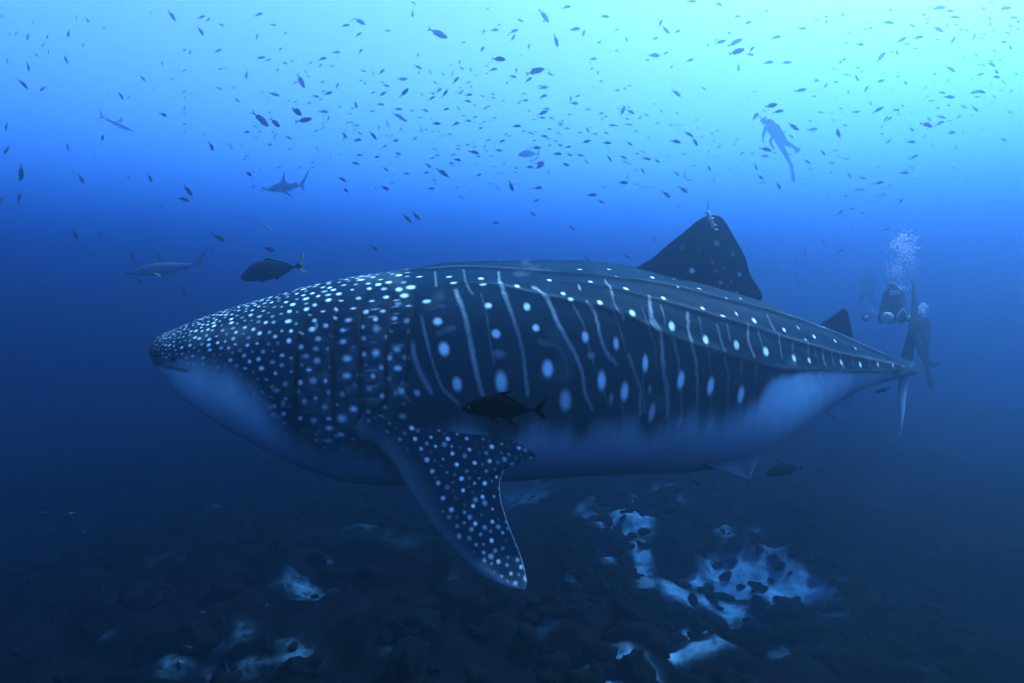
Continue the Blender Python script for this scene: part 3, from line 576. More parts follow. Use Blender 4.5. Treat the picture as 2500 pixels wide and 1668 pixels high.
# ------------------------------------------------------------------ bony fish
def fish_arrays(prof, fins, n=26, seg=14, bend=0.0, wid=.45):
    """prof: (x from nose 0 to tail 1, top, bottom); fins: outlines in the x-z plane; length 1, nose at +.5"""
    pr = np.array(prof, float); x = .5 - .5*np.cos(np.pi*np.linspace(0.0, 1, n)); x = x * pr[-1, 0]
    tp = pchip(pr[:,0], pr[:,1], x); bt = pchip(pr[:,0], pr[:,2], x); th = np.linspace(0, 2*np.pi, seg, endpoint=False)
    c = (tp+bt)/2; h = (tp-bt)/2; w = h * wid * (1 - .25*x)
    V = np.stack([np.broadcast_to(.5 - x[:,None], (n, seg)), w[:,None]*np.sin(th)[None]*np.abs(np.sin(th))[None]**.2, c[:,None] + h[:,None]*np.cos(th)[None]], -1).reshape(-1, 3)
    I = np.arange(n*seg).reshape(n, seg); J = np.roll(I, -1, 1)
    quads = [np.stack([I[:-1], I[1:], J[1:], J[:-1]], -1).reshape(-1, 4)]; tris = [np.stack([np.zeros(seg-2, int), J[0, 1:-1], I[0, 1:-1]], -1), np.stack([np.full(seg-2, I[-1, 0]), I[-1, 1:-1], J[-1, 1:-1]], -1)]
    vs = [V]; off = len(V)
    for f in fins:
        pts = np.array(f[0], float); k = len(pts); th_ = f[1] if len(f) > 1 else .006; ofs = np.array(f[2] if len(f) > 2 else (0, 0, 0), float)
        for sgn in (1, -1):
            q = np.stack([.5 - pts[:,0], np.full(k, sgn*th_), pts[:,1]], -1)
            q[:, 1] *= np.linspace(1, .3, k) if len(f) <= 2 else 1
            if len(f) > 2: q[:, 1] += ofs[1] * np.linspace(0, 1, k) + ofs[0]
            vs.append(q)
        a = np.arange(k) + off; b = a + k
        ear = []
        import mathutils.geometry as mg
        tri_ = mg.tessellate_polygon([[Vector((p[0], p[1], 0)) for p in pts]])
        for t_ in tri_: tris.append(np.array([[a[t_[0]], a[t_[1]], a[t_[2]]], [b[t_[2]], b[t_[1]], b[t_[0]]]]))
        quads.append(np.stack([a, np.roll(a, -1), np.roll(b, -1), b], -1)); off += 2*k
    V = np.concatenate(vs)
    if bend: V[:, 1] += bend * np.clip(.3 - V[:, 0], 0, 2)**2
    return V, [np.concatenate(quads), np.concatenate(tris)]
CREOLE = dict(prof=[(0,.0,-.005),(.02,.03,-.03),(.08,.075,-.07),(.2,.125,-.115),(.34,.14,-.13),(.5,.12,-.115),(.65,.08,-.075),(.76,.04,-.035),(.82,.028,-.026),(.86,.03,-.03)],
  fins=[([(.83,.02),(.90,.055),(.96,.12),(1.0,.175),(.97,.10),(.935,.03),(.925,0),(.935,-.03),(.97,-.10),(1.0,-.175),(.96,-.12),(.90,-.055),(.83,-.02)], .008),
        ([(.26,.13),(.3,.16),(.45,.165),(.58,.145),(.70,.10),(.72,.07),(.6,.09),(.4,.12)], .007), ([(.55,-.10),(.6,-.14),(.68,-.11),(.72,-.06),(.62,-.08)], .006), ([(.28,-.11),(.34,-.16),(.40,-.15),(.38,-.11)], .006)])
JACK = dict(prof=[(0,.0,-.012),(.02,.028,-.045),(.08,.085,-.075),(.18,.15,-.10),(.3,.19,-.115),(.4,.195,-.12),(.55,.15,-.105),(.68,.09,-.06),(.78,.035,-.02),(.82,.02,-.012),(.86,.018,-.012)],
  fins=[([(.83,.012),(.87,.06),(.92,.12),(.97,.17),(1.0,.20),(.985,.14),(.955,.07),(.925,.01),(.935,-.01),(.97,-.07),(1.01,-.13),(.94,-.10),(.88,-.055),(.83,-.01)], .007),
        ([(.38,.18),(.43,.225),(.47,.20),(.6,.145),(.74,.075),(.79,.03),(.7,.06),(.5,.15)], .006), ([(.48,-.10),(.52,-.15),(.56,-.125),(.66,-.08),(.77,-.03),(.7,-.04),(.55,-.09)], .006), ([(.26,-.10),(.30,-.145),(.34,-.13),(.33,-.105)], .006), ([(.27,-.02),(.36,-.055),(.44,-.07),(.36,-.03)], .004, (.04,.03))])
def hammer_arrays():
    V, f = fish_arrays([(0,.02,-.02),(.03,.028,-.028),(.1,.05,-.045),(.2,.075,-.065),(.32,.092,-.075),(.45,.085,-.068),(.6,.06,-.048),(.72,.035,-.028),(.8,.02,-.016),(.84,.02,-.014)],
      [([(.78,.012),(.84,.05),(.90,.11),(.97,.19),(1.02,.255),(.985,.16),(.94,.08),(.905,.02),(.895,-.01),(.91,-.05),(.935,-.115),(.88,-.07),(.83,-.03),(.78,-.012)], .006),
       ([(.30,.08),(.36,.17),(.405,.255),(.42,.26),(.415,.19),(.43,.12),(.47,.095),(.46,.07),(.36,.08)], .008), ([(.66,.045),(.69,.075),(.72,.068),(.74,.035)], .005), ([(.66,-.035),(.70,-.065),(.73,-.05),(.74,-.025)], .005), ([(.52,-.055),(.56,-.09),(.585,-.08),(.58,-.05)], .005)], n=30, seg=14, wid=.85)
    vs = [V]; q = [f[0]]; t = [f[1]]; off = len(V)
    # cephalofoil: wide flat head
    n = 17; yy = np.linspace(-.135, .135, n); sw = .03*(1 - np.abs(yy/.135)**1.5); ch = .045*(1 - .25*np.abs(yy/.135)); tk = .014*(1-.35*np.abs(yy/.135))
    ring = []
    for k in range(n):
        a = np.linspace(0, 2*np.pi, 10, endpoint=False)
        ring.append(np.stack([.495 + sw[k] - ch[k]*.5 + np.cos(a)*ch[k], np.full(10, yy[k]), np.sin(a)*tk[k]], -1))
    R = np.array(ring).reshape(-1, 3); I = np.arange(n*10).reshape(n, 10) + off; J = np.roll(I, -1, 1)
    vs.append(R); q.append(np.stack([I[:-1], J[:-1], J[1:], I[1:]], -1).reshape(-1, 4)); t += [np.stack([np.full(8, I[0, 0]), I[0, 2:], I[0, 1:-1]], -1), np.stack([np.full(8, I[-1, 0]), I[-1, 1:-1], I[-1, 2:]], -1)]; off += len(R)
    # pectoral fins, out to the sides and down
    for sg in (1, -1):
        P = np.array([(.27,.05,-.05),(.36,.12,-.09),(.43,.19,-.14),(.45,.20,-.15),(.42,.13,-.10),(.40,.06,-.055)]); P[:, 1] *= sg
        P = np.stack([.5-P[:,0], P[:,1], P[:,2]], -1); Q = P + np.array([0, 0, .008]); vs += [P, Q]; a = np.arange(6)+off; b = a+6
        q.append(np.stack([a, np.roll(a, -1), np.roll(b, -1), b], -1))
        for (i, j, k) in ((0,1,5),(1,4,5),(1,2,4),(2,3,4)): t.append(np.array([[a[i], a[j], a[k]], [b[k], b[j], b[i]]]))
        off += 12
    return np.concatenate(vs), [np.concatenate(q), np.concatenate(t)]
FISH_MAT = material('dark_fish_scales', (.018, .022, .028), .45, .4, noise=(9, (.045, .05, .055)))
def pose(u, v, depth, length, ang, yaw=0.0):
    """matrix placing a unit fish at a photo pixel and depth; ang: 0 right, 90 down in the picture; yaw turns the nose away (+)"""
    a = math.radians(ang); d = math.cos(a)*RT - math.sin(a)*UPV; d = nrm(d*math.cos(yaw) + FWD*math.sin(yaw))
    y = nrm(FWD - d*(FWD @ d)); z = np.cross(d, y)
    if z @ UPV < 0: y = -y; z = -z
    c = at(u, v, depth); m = Matrix(((d[0]*length, y[0]*length, z[0]*length, c[0]), (d[1]*length, y[1]*length, z[1]*length, c[1]), (d[2]*length, y[2]*length, z[2]*length, c[2]), (0, 0, 0, 1)))
    return m
def lab(s): return s
# jacks and hammerheads
jv, jf = fish_arrays(**JACK, n=34, seg=18, wid=.42)
JM = material('jack_scales', (.006, .009, .014), .5, .4, noise=(6, (.02, .028, .036)))
KM = material('black_jack_scales', (.0012, .0014, .0018), .9, .0)
jm = mesh_from('jack', jv, jf, JM); jm.materials.append(material('jack_tail_fin', (.22, .27, .2), .5, .3))
for p in jm.polygons:
    if all(jm.vertices[k].co.x < -.355 for k in p.vertices): p.material_index = 1
BJ = dict(JACK); BJ['fins'] = [JACK['fins'][0], ([(.36,.19),(.40,.235),(.48,.25),(.62,.265),(.52,.235),(.50,.20),(.62,.14),(.79,.03),(.7,.05),(.45,.16)], .006), ([(.46,-.11),(.52,-.17),(.60,-.225),(.66,-.24),(.60,-.18),(.585,-.12),(.68,-.075),(.77,-.03),(.7,-.03),(.5,-.09)], .006), ([(.30,-.11),(.36,-.17),(.46,-.225),(.40,-.16),(.38,-.11)], .006), ([(.27,-.02),(.36,-.06),(.46,-.10),(.36,-.035)], .004, (.04,.03))]
kv, kf = fish_arrays(**BJ, n=34, seg=18, wid=.42)
km = mesh_from('black_jack', kv * np.array([1, 1, .82]), kf, KM)
def put(name, me, m, label, cat, group=None, parts=None):
    o = obj(name, me, None, label, cat, group); o.matrix_world = m
    return o
j1 = put('jack', jm, pose(668, 662, 6.2, .66, 168, -.1), 'deep-bodied dark jack with pale forked tail above the whale shark head', 'fish')
j2 = put('black_jack', km, pose(1232, 1000, 2.5, .35, 182, .0), 'black jack swimming beside the whale shark flank above its pectoral fin', 'fish')
j3 = put('jack', jm, pose(1918, 1149, 8.0, .52, 168, .15), 'dark jack swimming below the whale shark pelvic fin', 'fish')
j4 = put('jack', jm, pose(1292, 377, 24, .88, 178, .1), 'large faint fish deep in the haze amid the school above the shark back', 'fish')
em = material('fish_eye', (.25, .25, .2), .15, .6)
for o, k in ((j1, 1), (j2, .82), (j3, 1)):
    for sg in (1, -1):
        bm = bmesh.new(); ball(bm, (.5-.085, sg*.026, .012*k), .012, 10); obj('eye', bm_mesh('eye', bm, em), o)
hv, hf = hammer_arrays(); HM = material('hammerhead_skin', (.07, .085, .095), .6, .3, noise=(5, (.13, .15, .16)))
hm = mesh_from('hammerhead_shark', hv, hf, HM); hm2 = mesh_from('hammerhead_shark_faded', hv, hf, material('haze_faded_shark_skin', (.34, .4, .42), .6, .3, noise=(5, (.42, .47, .48))))  # second copy has lighter skin, its fading in haze painted into the colour
put('hammerhead_shark', hm, pose(702, 457, 21, 2.05, 183, .55), 'faint hammerhead shark with upright fins seen above the jack', 'shark', None)
put('hammerhead_shark', hm, pose(415, 655, 17, 2.1, 171, -.18), 'hammerhead shark swimming left beside the whale shark snout', 'shark', None)
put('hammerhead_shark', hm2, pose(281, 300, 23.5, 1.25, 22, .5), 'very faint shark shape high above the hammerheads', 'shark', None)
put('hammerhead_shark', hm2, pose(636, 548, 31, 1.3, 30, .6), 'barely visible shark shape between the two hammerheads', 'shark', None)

TILES = {
(0,0,3.92): "23 150 65 120 2;95 325 60 70 2;160 315 65 100 2;268 350 80 95 2;318 212 40 120 3;455 350 50 130 3;415 428 50 120 3;655 320 75 100 2;730 165 40 100 3;835 192 60 60 2;795 430 50 110 3;995 268 60 40 3;1440 120 50 30 3;1645 150 100 60 2;1920 298 90 60 2;625 565 90 65 2;72 580 60 100 2;272 640 85 95 2;350 525 50 60 3;465 497 40 100 3;222 805 95 55 1;410 850 80 145 2;500 765 40 130 3;1365 750 75 50 2;1155 915 85 62 2;1035 908 35 130 3;1550 602 45 80 3;1565 1100 95 25 1;63 1212 80 100 1;65 1430 110 88 1;645 1405 75 75 1;975 1310 110 52 1;1645 757 50 170 3;1820 500 60 110 3;1465 860 45 60 3;900 1495 50 95 3;1000 1518 40 80 3;848 1555 45 110 3;1235 935 45 150 3;1930 165 80 -10 2",
(500,0,3.92): "515 140 90 -30 2;30 190 60 -30 3;160 238 60 5 3;655 240 60 5 3;1480 205 135 28 2;1345 243 85 -12 2;1470 330 80 -40 3;1745 297 80 -25 3;775 318 45 -40 3;500 355 60 -60 3;125 487 80 -30 3;720 472 55 -20 2;535 552 85 -15 2;605 575 60 -25 3;765 603 65 8 3;1120 562 100 -3 2;1255 500 90 -5 3;1490 495 70 -60 2;1008 607 50 -35 3;1105 630 50 -40 3;1212 632 55 20 3;145 662 55 0 2;695 672 50 -40 3;400 715 90 100 3;915 770 155 63 2;865 795 85 -50 3;1690 690 80 -28 2;1520 680 60 5 3;1610 700 45 80 3;1885 760 110 -18 2;1735 820 70 8 2;135 845 65 12 2;310 960 70 40 2;660 903 95 0 2;1060 923 75 10 2;1180 895 90 -12 1;1265 825 70 -50 3;1610 890 60 -25 3;1700 900 90 -15 2;1910 890 110 -35 1;870 1060 175 40 1;950 1155 165 -10 1;530 1140 180 42 1;670 1175 150 42 1;1135 1070 95 -8 2;1290 1018 50 35 2;1000 988 55 -30 3;800 968 50 -15 3;865 975 50 -20 3;1110 955 50 -25 3;1445 1000 90 75 2;1680 1000 75 -10 2;1850 1047 90 0 2;1600 1065 60 10 3;1850 1110 110 20 2;1900 1150 80 12 2;395 1265 85 -5 2;650 1262 55 -15 3;800 1318 70 20 2;1060 1255 60 -20 3;1365 1175 60 -35 3;1450 1203 65 -10 2;1335 1290 75 50 2;1480 1275 60 30 2;1610 1295 105 50 1;1335 1325 60 -35 2;1455 1342 100 -5 2;1820 1345 80 10 1;1785 1300 50 -45 3;65 1405 105 60 1;230 1380 45 5 3;620 1380 65 0 2;810 1427 50 -15 3;1060 1410 45 -20 3;1720 1405 65 -30 2;1475 1487 70 -8 2;1645 1503 70 0 1;1845 1470 75 20 1;1440 1560 70 10 1;1025 1550 45 30 3;390 1497 50 -25 3;250 1415 45 -40 3;1180 1140 60 -55 3;965 690 40 70 3;1750 1212 50 5 3;1665 1225 45 -70 3;1875 1230 40 -30 3",
(1000,0,3.92): "35 28 60 25 3;30 130 70 95 3;270 325 205 22 2;745 85 45 -40 3;1285 150 140 45 3;1285 205 50 -35 3;1500 67 90 -2 3;1865 160 95 -2 3;1055 195 70 5 3;810 287 90 0 3;995 300 100 -20 3;1580 280 110 -15 2;1665 325 70 -75 3;990 365 80 -50 3;1400 390 120 70 2;695 475 85 -60 2;1140 450 60 -75 3;850 565 150 20 1;80 645 85 25 2;480 588 50 100 3;80 530 50 -60 3;800 665 90 -22 2;1200 685 185 -10 1;985 733 85 5 2;1135 765 80 -20 2;1350 713 70 200 3;1755 565 85 -12 3;1745 660 60 -50 2;1800 700 45 -55 3;585 665 55 90 3;440 770 90 -40 2;410 710 45 -40 3;195 690 45 70 3;85 700 45 -50 3;1245 825 50 -25 2;1280 838 90 -15 2;560 790 55 -25 3;590 830 45 50 3;930 797 45 -40 3;285 862 70 -45 2;340 895 85 -45 1;500 880 60 -40 2;565 908 80 3 2;210 943 80 -25 2;115 900 50 50 3;550 970 80 -5 2;622 1010 50 -75 3;720 1040 60 -15 2;750 1018 50 -10 3;1105 962 70 -12 2;1275 923 85 -5 2;1605 922 60 -8 2;1545 940 65 100 1;1570 990 95 -3 2;345 1045 80 2 2;145 1055 80 30 2;25 1060 50 -30 2;1310 1042 70 0 2;1270 1083 105 -12 1;1265 1127 70 -10 1;1355 1133 65 3 2;1190 1145 45 5 3;205 1133 40 -15 3;625 1122 60 -15 2;560 1157 70 3 2;255 1183 95 3 1;440 1187 85 -15 1;1445 1180 60 25 2;1830 1088 65 -15 2;1875 1118 50 -5 3;1935 1200 75 5 1;675 1230 65 -12 2;1020 1207 95 3 1;1335 1237 65 -3 2;1155 1272 65 5 2;1505 1230 60 0 2;1700 1240 70 65 2;1625 1270 65 -3 3;1880 1273 60 8 2;920 1287 55 -25 2;1285 1305 80 -3 1;1325 1327 55 -15 1;380 1283 45 -20 3;275 1260 35 30 2;50 1330 65 -30 2;235 1373 45 -15 2;770 1305 40 -45 3;750 1343 60 -10 3;880 1353 75 -8 2;550 1385 60 0 2;1690 1358 95 -12 1;1885 1368 95 8 1;1440 1390 65 20 1;1515 1408 70 -5 2;1210 1415 105 -5 1;465 1423 65 5 2;850 1440 80 5 1;610 1457 115 10 1;655 1498 65 15 1;415 1483 60 -12 2;265 1488 65 5 2;210 1515 60 -15 1;455 1530 90 18 1;1410 1473 95 8 1;1530 1480 70 35 1;1630 1487 80 10 1;1910 1515 75 45 1;1690 1545 65 45 1;1250 1560 90 -5 1;715 1405 55 -60 3;260 1440 40 70 3",
(1000,360,3.92): "180 175 80 40 1;395 150 65 -8 2;310 240 140 30 1;155 243 70 -8 2;235 310 60 30 3;205 395 75 -3 1;245 355 50 10 3;660 268 75 -20 2;455 380 60 -45 3;485 477 65 5 3;1015 195 65 20 2;1145 188 90 3 1;1245 155 90 0 1;1240 185 105 -25 1;970 365 125 72 1;1015 347 50 5 2;1225 388 95 -8 1;1490 163 85 5 1;1330 235 60 -60 3;850 243 60 0 3;1020 240 50 -5 3;1205 513 75 -15 2;1305 513 50 10 3;775 348 55 5 3;800 182 50 5 3;1740 457 105 3 1;1830 520 80 20 1;1860 383 65 10 3;1180 638 85 30 2;820 722 80 5 1;1630 638 50 55 2;1830 690 55 80 2;1550 768 85 45 1;1390 870 50 55 3;1525 940 50 85 2;1695 1062 80 45 1;1185 1030 60 55 3;865 1070 70 55 3;1005 920 50 55 3;1690 900 45 50 3;60 655 110 45 1;560 800 50 110 3;1690 135 60 40 1",
(500,360,3.92): "415 250 105 35 1;595 272 45 10 2;520 213 45 30 3;1440 153 80 10 1;1315 305 95 25 1;1345 405 95 45 1;1725 390 100 25 1;1730 208 70 35 2;1925 252 70 -5 2;1803 245 40 70 3;1640 400 50 40 3;1030 192 55 5 3;1030 140 50 25 3;125 860 150 25 1;615 975 140 18 1;1620 965 105 35 1;70 970 70 75 2;1935 680 110 45 1;455 228 45 20 3;230 500 45 60 3;320 605 40 10 3;1580 360 45 0 3;545 420 40 40 3;1375 290 40 -20 3",
(0,360,3.92): "210 240 175 110 1;185 475 110 80 1;775 300 100 75 1;1430 290 100 55 1;1795 410 115 55 1;1755 497 110 15 1;1545 565 70 50 2;1230 285 60 75 2;1048 412 50 65 2;962 420 45 70 3;890 553 35 70 3;1455 800 75 40 2;715 825 140 60 1;960 830 85 65 2;1260 1020 120 60 1;1300 1100 75 45 1;1525 970 65 75 2;1330 1265 100 42 1;1765 1375 110 62 1;1183 1190 55 65 2;1165 915 60 60 2;15 500 130 80 1;310 295 60 110 3;590 670 80 92 3;395 765 50 100 3;395 1285 60 90 2;910 1305 50 100 2;1175 1460 70 95 2;845 148 40 110 3;1840 697 40 60 3;545 385 45 80 3;1215 1310 45 -40 3;335 985 60 100 3",
(1500,0,3.92): "20 285 50 -25 3;490 285 110 50 3;440 225 80 -65 3;600 305 75 -30 3;390 370 65 -25 3;115 375 60 60 3;375 528 120 20 2;490 510 60 -30 3;1015 402 105 -12 2;1150 410 135 -20 2;1165 500 170 -20 1;1315 472 85 -45 2;1300 523 80 0 3;720 580 70 -12 2;1540 360 90 -5 3;1475 597 100 -5 2;1645 600 95 8 3;1185 645 75 75 3;995 38 90 0 3;20 490 50 -25 2;590 890 115 35 2;1780 865 110 -5 2;80 1065 110 -65 2;155 1070 90 18 2;25 865 55 3 2;100 850 45 10 3;1495 1015 150 -18 1;1570 1067 105 -5 1;1350 1115 110 -52 2;1470 1165 80 -45 2;1710 1215 135 25 1;1895 1240 100 -3 2;710 1285 100 30 1;770 1355 105 55 1;585 1355 110 5 1;830 1310 50 0 2;375 993 50 -10 3;305 1102 60 8 3;540 1197 60 -3 3;145 1192 60 15 2;120 1140 60 0 3;25 1203 50 10 1;1445 1430 130 8 1;1435 1495 90 5 2;1690 1305 65 35 2;1680 1475 60 15 2;1840 1545 85 25 1;140 1373 75 20 1;85 1505 85 20 1;305 1520 95 10 1;405 1538 70 40 1;100 1550 60 30 2;1145 1373 60 110 2;985 1253 50 -35 3;1220 1470 60 -45 3;1000 1408 45 5 3;975 1498 35 -40 3;500 1498 45 -5 3;215 1470 55 15 3;270 1453 55 25 3;1795 275 70 10 3;1275 220 70 -15 3;1175 158 65 -5 3;1455 105 60 -35 3;740 12 100 0 3;950 1345 45 60 3",
(1500,300,3.92): "270 455 75 70 1;590 485 75 25 2;905 430 75 60 1;1350 420 80 55 1;1395 520 85 28 1;1570 600 95 70 1;955 560 60 95 2;80 573 110 5 1;655 640 110 35 1;495 685 110 30 1;605 795 60 70 2;760 412 50 0 3;715 550 65 5 3;1175 425 50 90 3;100 840 45 75 3;380 1105 75 60 2;390 1180 50 50 3;235 1025 45 55 3;120 1280 90 30 1;1268 1185 75 70 2;1870 1205 45 110 2;1825 1235 75 92 2;1745 1310 70 60 2;1605 1365 60 70 2;1728 1450 70 70 2;1765 1540 80 70 2;260 1195 45 45 3;610 1010 70 0 3;360 620 45 3 3;290 620 45 10 3;210 590 55 -3 3;1450 455 50 -30 3;120 510 50 85 3;1240 455 35 -60 3;1820 545 50 -45 3;1430 578 50 0 3",
(2000,0,3.92): "395 425 95 -12 2;785 385 85 -25 2;945 360 95 -10 2;660 215 105 15 3;1135 280 130 15 2;885 245 70 30 3;1000 135 60 30 3;1140 75 120 8 3;1245 105 80 15 3;1290 165 95 12 3;1775 80 110 0 2;1770 400 70 10 2;1825 452 80 10 1;1650 615 95 18 2;1690 687 100 0 1;1690 740 90 0 1;1540 715 65 -20 1;1470 890 70 0 1;1535 875 100 30 1;1255 655 110 55 2;1245 930 105 5 1;1175 887 75 0 2;590 550 120 -50 3;585 778 85 -20 2;820 792 80 0 3;450 855 70 -60 2;355 745 85 35 3;200 592 55 35 2;65 820 60 -55 2;355 1072 75 -10 2;560 1055 95 -28 1;745 1055 70 -15 2;640 1140 75 -55 2;670 1140 70 -45 2;600 1215 50 -40 3;1035 1195 140 8 1;1155 1180 90 -25 1;1170 1120 90 20 2;1265 1272 100 -12 1;880 1243 85 5 2;880 1360 100 3 1;660 1360 65 -50 2;185 1290 130 -90 1;32 1455 85 70 1;905 1505 85 -30 1;1760 1335 90 15 2;1490 1040 90 65 2;1335 1120 60 -55 3;1380 1020 70 25 3;265 1475 45 -45 2;260 1522 65 15 2;1035 925 50 -40 3;740 500 70 45 3;1280 390 80 -60 3;1480 365 60 -70 3;1645 810 35 50 3;1830 250 60 20 3;1800 315 50 20 3;1855 170 70 15 3;1640 30 60 15 3;1570 80 60 30 3",
(2000,300,3.92): "285 500 75 45 1;115 478 55 -50 1;415 530 70 10 2;570 577 100 -12 1;815 478 95 8 1;505 585 60 -10 2;400 635 60 -10 1;355 645 70 -25 2;250 710 75 -30 1;90 703 55 60 1;600 690 80 -18 1;665 703 50 20 2;555 700 60 95 1;530 758 60 0 2;775 755 90 -50 1;310 823 70 -15 1;200 862 80 -50 1;410 862 70 3 1;810 660 50 15 2;1095 680 65 10 2;1120 523 55 -20 2;945 537 55 5 2;670 600 60 5 3;560 425 45 5 2;1280 430 55 0 2;1535 430 45 -20 2;1595 483 45 35 2;1415 430 40 0 2;315 1010 70 70 1;640 1023 75 -8 2;930 1010 65 50 2;35 1135 80 65 2;205 1227 80 -15 1;315 1262 65 25 1;805 853 55 10 2;1225 880 45 20 2;1600 865 65 -25 2;920 1420 75 55 2;1270 1417 85 12 2;1090 1235 65 35 3;1100 1430 45 15 3;635 1410 60 50 2;390 1375 35 95 1;645 1530 75 45 1;1070 1525 60 40 2;1690 1075 55 10 2;1870 1105 55 -15 2;1755 1190 90 0 2;1730 1280 60 15 2;1460 1150 60 -5 3;1525 1320 45 5 3;1600 1320 45 0 3;1430 1345 50 -15 3;1550 1455 40 30 3;1815 1335 50 0 3",
(2000,640,3.136): "740 70 55 50 2;1015 65 65 8 2;860 155 45 45 2;945 210 50 25 2;815 215 50 25 3;1265 205 45 0 2;1360 280 40 -10 2;1330 385 50 0 2;1395 375 50 0 2;1475 420 55 -10 2;1350 435 35 -20 2;1120 437 40 0 2;1440 515 60 0 2;1320 565 45 0 2;1440 628 35 0 2;1150 580 35 0 3;1520 180 60 -30 2;1355 95 40 -10 3;1190 100 35 -40 3;265 340 45 100 2;145 345 45 55 2;310 35 25 95 1;510 65 50 50 2;1030 185 35 0 3",
(0,740,3.92): "105 340 110 98 2;92 505 100 92 2;243 505 75 92 2;222 275 55 95 2;745 520 60 60 2;955 790 75 55 2;610 955 65 45 2;1280 985 70 0 2;590 135 60 -50 3;425 1280 75 0 2;430 1170 60 -50 3;1090 1305 70 -25 3;1835 1120 90 60 2;240 1320 50 -20 3",
(0,1000,2.347): "1280 1225 100 98 2;1025 1460 90 95 2;1300 1490 90 92 2;1075 1360 60 25 2;1160 1163 35 0 2;480 700 35 -15 2;790 690 60 -55 2;405 595 45 0 2;240 595 60 -10 2",
(1200,1100,2.611): "1145 380 75 10 1;1300 205 75 20 1"}
LANDMARK = [(702,457,'the fainter hammerhead'),(415,650,'the darker hammerhead'),(668,650,'the deep-bodied jack'),(280,300,'the faintest shark'),(370,830,'the whale shark snout'),(900,660,'the whale shark gills'),(1150,640,'the whale shark shoulders'),(1400,640,'the whale shark back ridge'),(1290,377,'the large hazy fish'),(1735,520,'the tagged dorsal fin'),(1890,320,'the climbing diver'),(1950,760,'the lower back of the whale shark'),(2060,750,'the second dorsal fin'),(2118,690,'the hovering diver'),(2190,600,'the bubble plume'),(2245,830,'the upright diver'),(100,900,'the dark drop-off'),(2400,700,'the empty blue behind the divers')]
def make_school():
    L = []
    for (ox, oy, sc_), t in TILES.items():
        for e in t.split(';'):
            x, y, l, a, k = map(float, e.split()); L.append([ox + x/sc_, oy + y/sc_, l/sc_, a, int(k)])
    FADE_MID = material('half_faded_fish_scales', (.07, .08, .085), .5, .4, noise=(9, (.12, .13, .135))); FADE_FAR = material('haze_faded_fish_scales', (.22, .24, .25), .5, .4, noise=(9, (.32, .34, .34)))  # farther fish get lighter scales: haze fade put into the colour
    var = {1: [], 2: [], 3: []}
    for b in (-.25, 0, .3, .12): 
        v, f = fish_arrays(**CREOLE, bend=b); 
        for kk, mm_ in ((1, FISH_MAT), (2, FADE_MID), (3, FADE_FAR)): var[kk].append(mesh_from('reef_fish', v, f, mm_))
    items = []
    for (u, v, l, a, k) in L:
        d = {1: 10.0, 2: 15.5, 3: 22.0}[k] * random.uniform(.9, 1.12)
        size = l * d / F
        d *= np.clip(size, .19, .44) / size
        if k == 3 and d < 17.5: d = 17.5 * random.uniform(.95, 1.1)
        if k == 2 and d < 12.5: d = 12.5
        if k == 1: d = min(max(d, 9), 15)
        e = (ray(np.float64(u), np.float64(v)) * 1.0)[2]
        if e > 0: d = min(d, 7.3 / e)
        if v > 1100: d = min(d, 8.0)
        items.append((l, u, v, d, l * d / F, a, k))
    items.sort(key=lambda q: -q[0])
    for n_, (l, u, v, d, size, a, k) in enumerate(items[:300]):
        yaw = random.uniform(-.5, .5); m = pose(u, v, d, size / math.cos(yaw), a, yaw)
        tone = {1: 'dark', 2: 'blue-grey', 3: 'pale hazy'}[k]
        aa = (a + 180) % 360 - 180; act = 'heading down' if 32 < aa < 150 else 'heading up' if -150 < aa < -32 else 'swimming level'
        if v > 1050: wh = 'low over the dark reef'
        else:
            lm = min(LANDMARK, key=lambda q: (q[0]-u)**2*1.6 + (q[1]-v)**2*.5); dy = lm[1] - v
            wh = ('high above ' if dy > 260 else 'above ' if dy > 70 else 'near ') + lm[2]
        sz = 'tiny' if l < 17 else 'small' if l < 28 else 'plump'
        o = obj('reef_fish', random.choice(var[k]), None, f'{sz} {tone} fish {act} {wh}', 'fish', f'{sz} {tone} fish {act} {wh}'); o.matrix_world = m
    # the farthest, faintest ones
    V, fq = fish_arrays(**CREOLE, n=12, seg=6); vs_, q_, t_ = [], [], []; off = 0
    rest = items[300:]
    for _ in range(260):
        u = np.clip(random.gauss(1250, 480), 450, 2480); v = abs(random.gauss(300, 120)) + 10
        if v > 600: continue
        d = random.uniform(20, 26); e = ray(np.float64(u), np.float64(v))[2]; d = min(d, 7.3/e) if e > 0 else d
        rest.append((0, u, v, d, random.uniform(7, 15) * d / F, random.gauss(-5, 30), 3))
    for _ in range(190):
        u = random.uniform(1950, 2490); v = random.uniform(15, 330) if random.random() < .75 else random.uniform(330, 700); d = random.uniform(17, 25); e = ray(np.float64(u), np.float64(v))[2]; d = min(d, 7.3/e) if e > 0 else d
        rest.append((0, u, v, d, random.uniform(6, 15) * d / F, random.gauss(15, 25), 3))
    for (l, u, v, d, size, a, k) in rest:
        M = np.array(pose(u, v, d, size, a, random.uniform(-.5, .5))); vs_.append(V @ M[:3, :3].T + M[:3, 3]); q_.append(fq[0] + off); t_.append(fq[1] + off); off += len(V)
    me = mesh_from('distant_fish', np.concatenate(vs_), [np.concatenate(q_), np.concatenate(t_)], FADE_FAR)
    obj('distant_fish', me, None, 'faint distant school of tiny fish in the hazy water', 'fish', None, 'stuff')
make_school()
